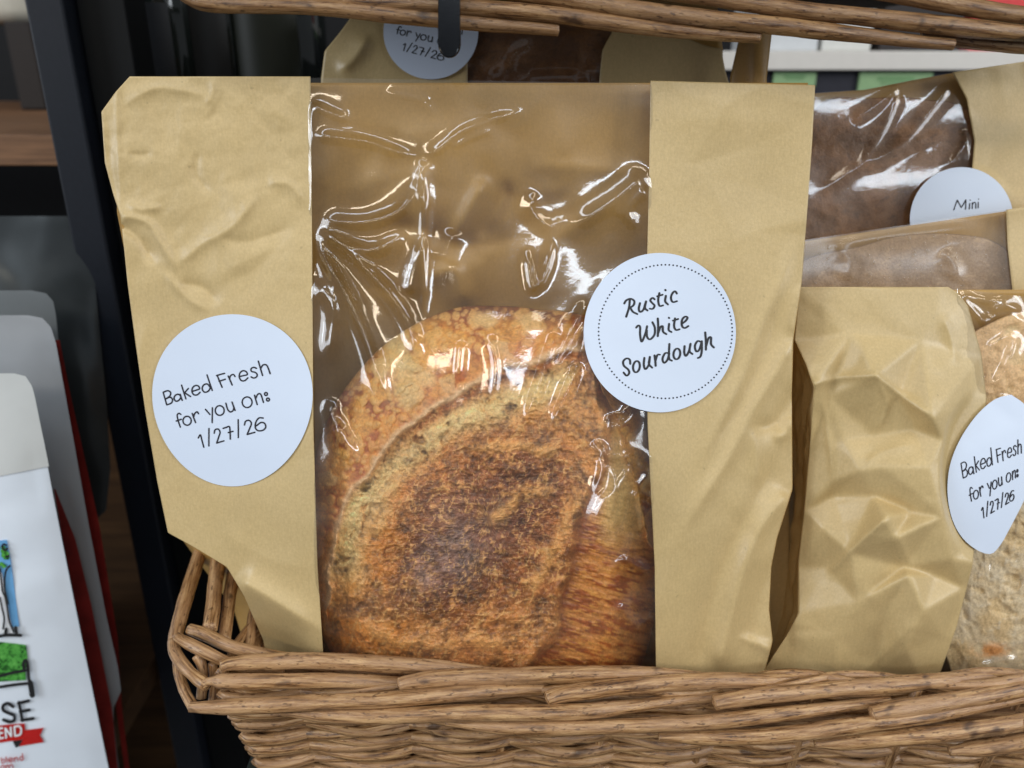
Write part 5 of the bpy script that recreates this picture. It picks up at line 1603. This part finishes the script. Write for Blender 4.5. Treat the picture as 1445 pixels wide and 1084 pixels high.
for (xa_, xb_, yb_) in [(1040, 1056, 132), (1093, 1150, 122), (1215, 1312, 132)]:
    p0 = at_y(np.array(float(xa_)), np.array(98.), WY + .008); p1 = at_y(np.array(float(xb_)), np.array(float(yb_)), WY + .008)
    mb2 = MB(); mb2.box((p0[0], WY + .008, p1[2]), (p1[0], WY + .0115, zb_ - .002))
    tg = mb2.build('price_tag', TAG, ws, smooth_=False)
    mb2 = MB(); w = p1[0] - p0[0]; hgt = zb_ - p1[2]
    for (u0_, u1_, v0, v1) in [(.25, .75, .30, .42), (.30, .70, .50, .56)]:
        mb2.box((p0[0] + w * u0_, WY + .0072, zb_ - hgt * v1), (p0[0] + w * u1_, WY + .0078, zb_ - hgt * v0))
    mb2.build('blurred_print', plain('tag_print', lin(110, 150, 104), .6, .3), tg, smooth_=False)
for (xa_, xb_, yt_, m_, nm, lb, ct) in [(1060, 1157, 40, plain('white_carton', (.58, .60, .62), .5, .3, var=.03), 'white_carton', 'white carton on the far white shelf, left of the pair', 'box'),
                                        (1159, 1232, 42, plain('white_carton_b', (.62, .62, .59), .5, .3, var=.03), 'white_carton', 'white carton on the far white shelf, right of the pair', 'box'),
                                        (1366, 1520, 52, plain('red_pack', (.62, .05, .05), .4, .4), 'red_package', 'red package on the far white shelf under the basket rim', 'package'),
                                        (1240, 1360, 30, plain('dark_gap', (.03, .025, .025), .5, .3), 'dark_gap_block', 'dark block for the gap on the far white shelf beside the red one', 'package')]:  # dark block put where the shelf has only a dark gap
    p0 = at_y(np.array(float(xa_)), np.array(72.), WY + .02); p1 = at_y(np.array(float(xb_)), np.array(float(yt_)), WY + .02)
    mb2 = MB(); mb2.box((p0[0], WY + .02, zt + .0003), (p1[0], WY + .10, zt + .055))
    o = mb2.build(nm, m_, None, smooth_=False, loc=(p0[0], WY + .02, zt), bevel=.001)
    tag(o, lb, ct, 'white cartons on the far shelf' if nm == 'white_carton' else None)
mb2 = MB(); mb2.box((-3, -4, -.02), (3, 3, 0)); o = mb2.build('floor', plain('store_floor', (.05, .045, .04), .4, .4), None, smooth_=False); tag(o, None, None, None, 'structure')


# ------------------------------------------------------------------ light
LG = .435


def area(name, loc, target, sx, sy, power, color):
    power = power * LG
    L = bpy.data.lights.new(name, 'AREA'); L.shape = 'RECTANGLE'; L.size = sx; L.size_y = sy; L.energy = power; L.color = color
    o = bpy.data.objects.new(name, L); COL.objects.link(o); o.location = loc
    d = Vector(target) - Vector(loc); o.rotation_euler = d.to_track_quat('-Z', 'Y').to_euler()
    return o


T = (0, .35, 1.15)
COOL = (.80, .90, 1.0); WARM = (1.0, .86, .66)
area('ceiling_lamp', (-.55, -.55, 2.75), T, 1.5, .14, 16, COOL)
area('ceiling_lamp', (.75, -.75, 2.75), T, 1.2, .14, 12, WARM)
area('ceiling_lamp', (-1.2, -2.0, 2.75), T, 1.5, .16, 30, WARM)
area('ceiling_lamp', (.9, -2.1, 2.75), T, 1.6, .16, 34, COOL)
area('ceiling_lamp', (-2.4, -.8, 2.5), T, .14, 1.4, 16, COOL)
area('ceiling_lamp', (2.4, -1.0, 2.5), T, .14, 1.4, 16, WARM)
area('ceiling_lamp', (1.1, .60, 2.6), (1.0, .9, 1.2), .8, .2, 10, COOL)
area('side_fill', (-2.9, -1.15, 2.1), T, 1.1, 1.4, 95, (.88, .94, 1.0))  # soft fill panels added left and right, not known fixtures
area('side_fill', (3.0, -1.2, 2.15), T, 1.1, 1.4, 100, (.88, .94, 1.0))

w = bpy.data.worlds.new('World'); SC.world = w; w.use_nodes = True
bg = w.node_tree.nodes['Background']; bg.inputs[0].default_value = (.88, .93, 1.0, 1); bg.inputs[1].default_value = .24

# ------------------------------------------------------------------ camera and render settings
cam = bpy.data.cameras.new('Camera'); co = bpy.data.objects.new('Camera', cam); COL.objects.link(co)
co.location = CAM; co.rotation_euler = (math.pi / 2 - PITCH, 0, 0)
cam.sensor_fit = 'HORIZONTAL'; cam.sensor_width = 36; cam.lens = 36 * FPX / 1445
cam.clip_start = .01; cam.clip_end = 50
cam.dof.use_dof = True; cam.dof.focus_distance = .32; cam.dof.aperture_fstop = 9.0
SC.camera = co
SC.view_settings.view_transform = 'Standard'; SC.view_settings.look = 'None'
SC.view_settings.exposure = 0.0; SC.view_settings.gamma = 1.0; SC.view_settings.use_curve_mapping = False
SC.render.engine = 'CYCLES'
cy = SC.cycles
cy.use_denoising = True
try: cy.denoiser = 'OPENIMAGEDENOISE'
except Exception: pass
cy.max_bounces = 10; cy.diffuse_bounces = 4; cy.glossy_bounces = 4; cy.transparent_max_bounces = 24; cy.transmission_bounces = 4
cy.caustics_reflective = False; cy.caustics_refractive = False
cy.sample_clamp_indirect = 6
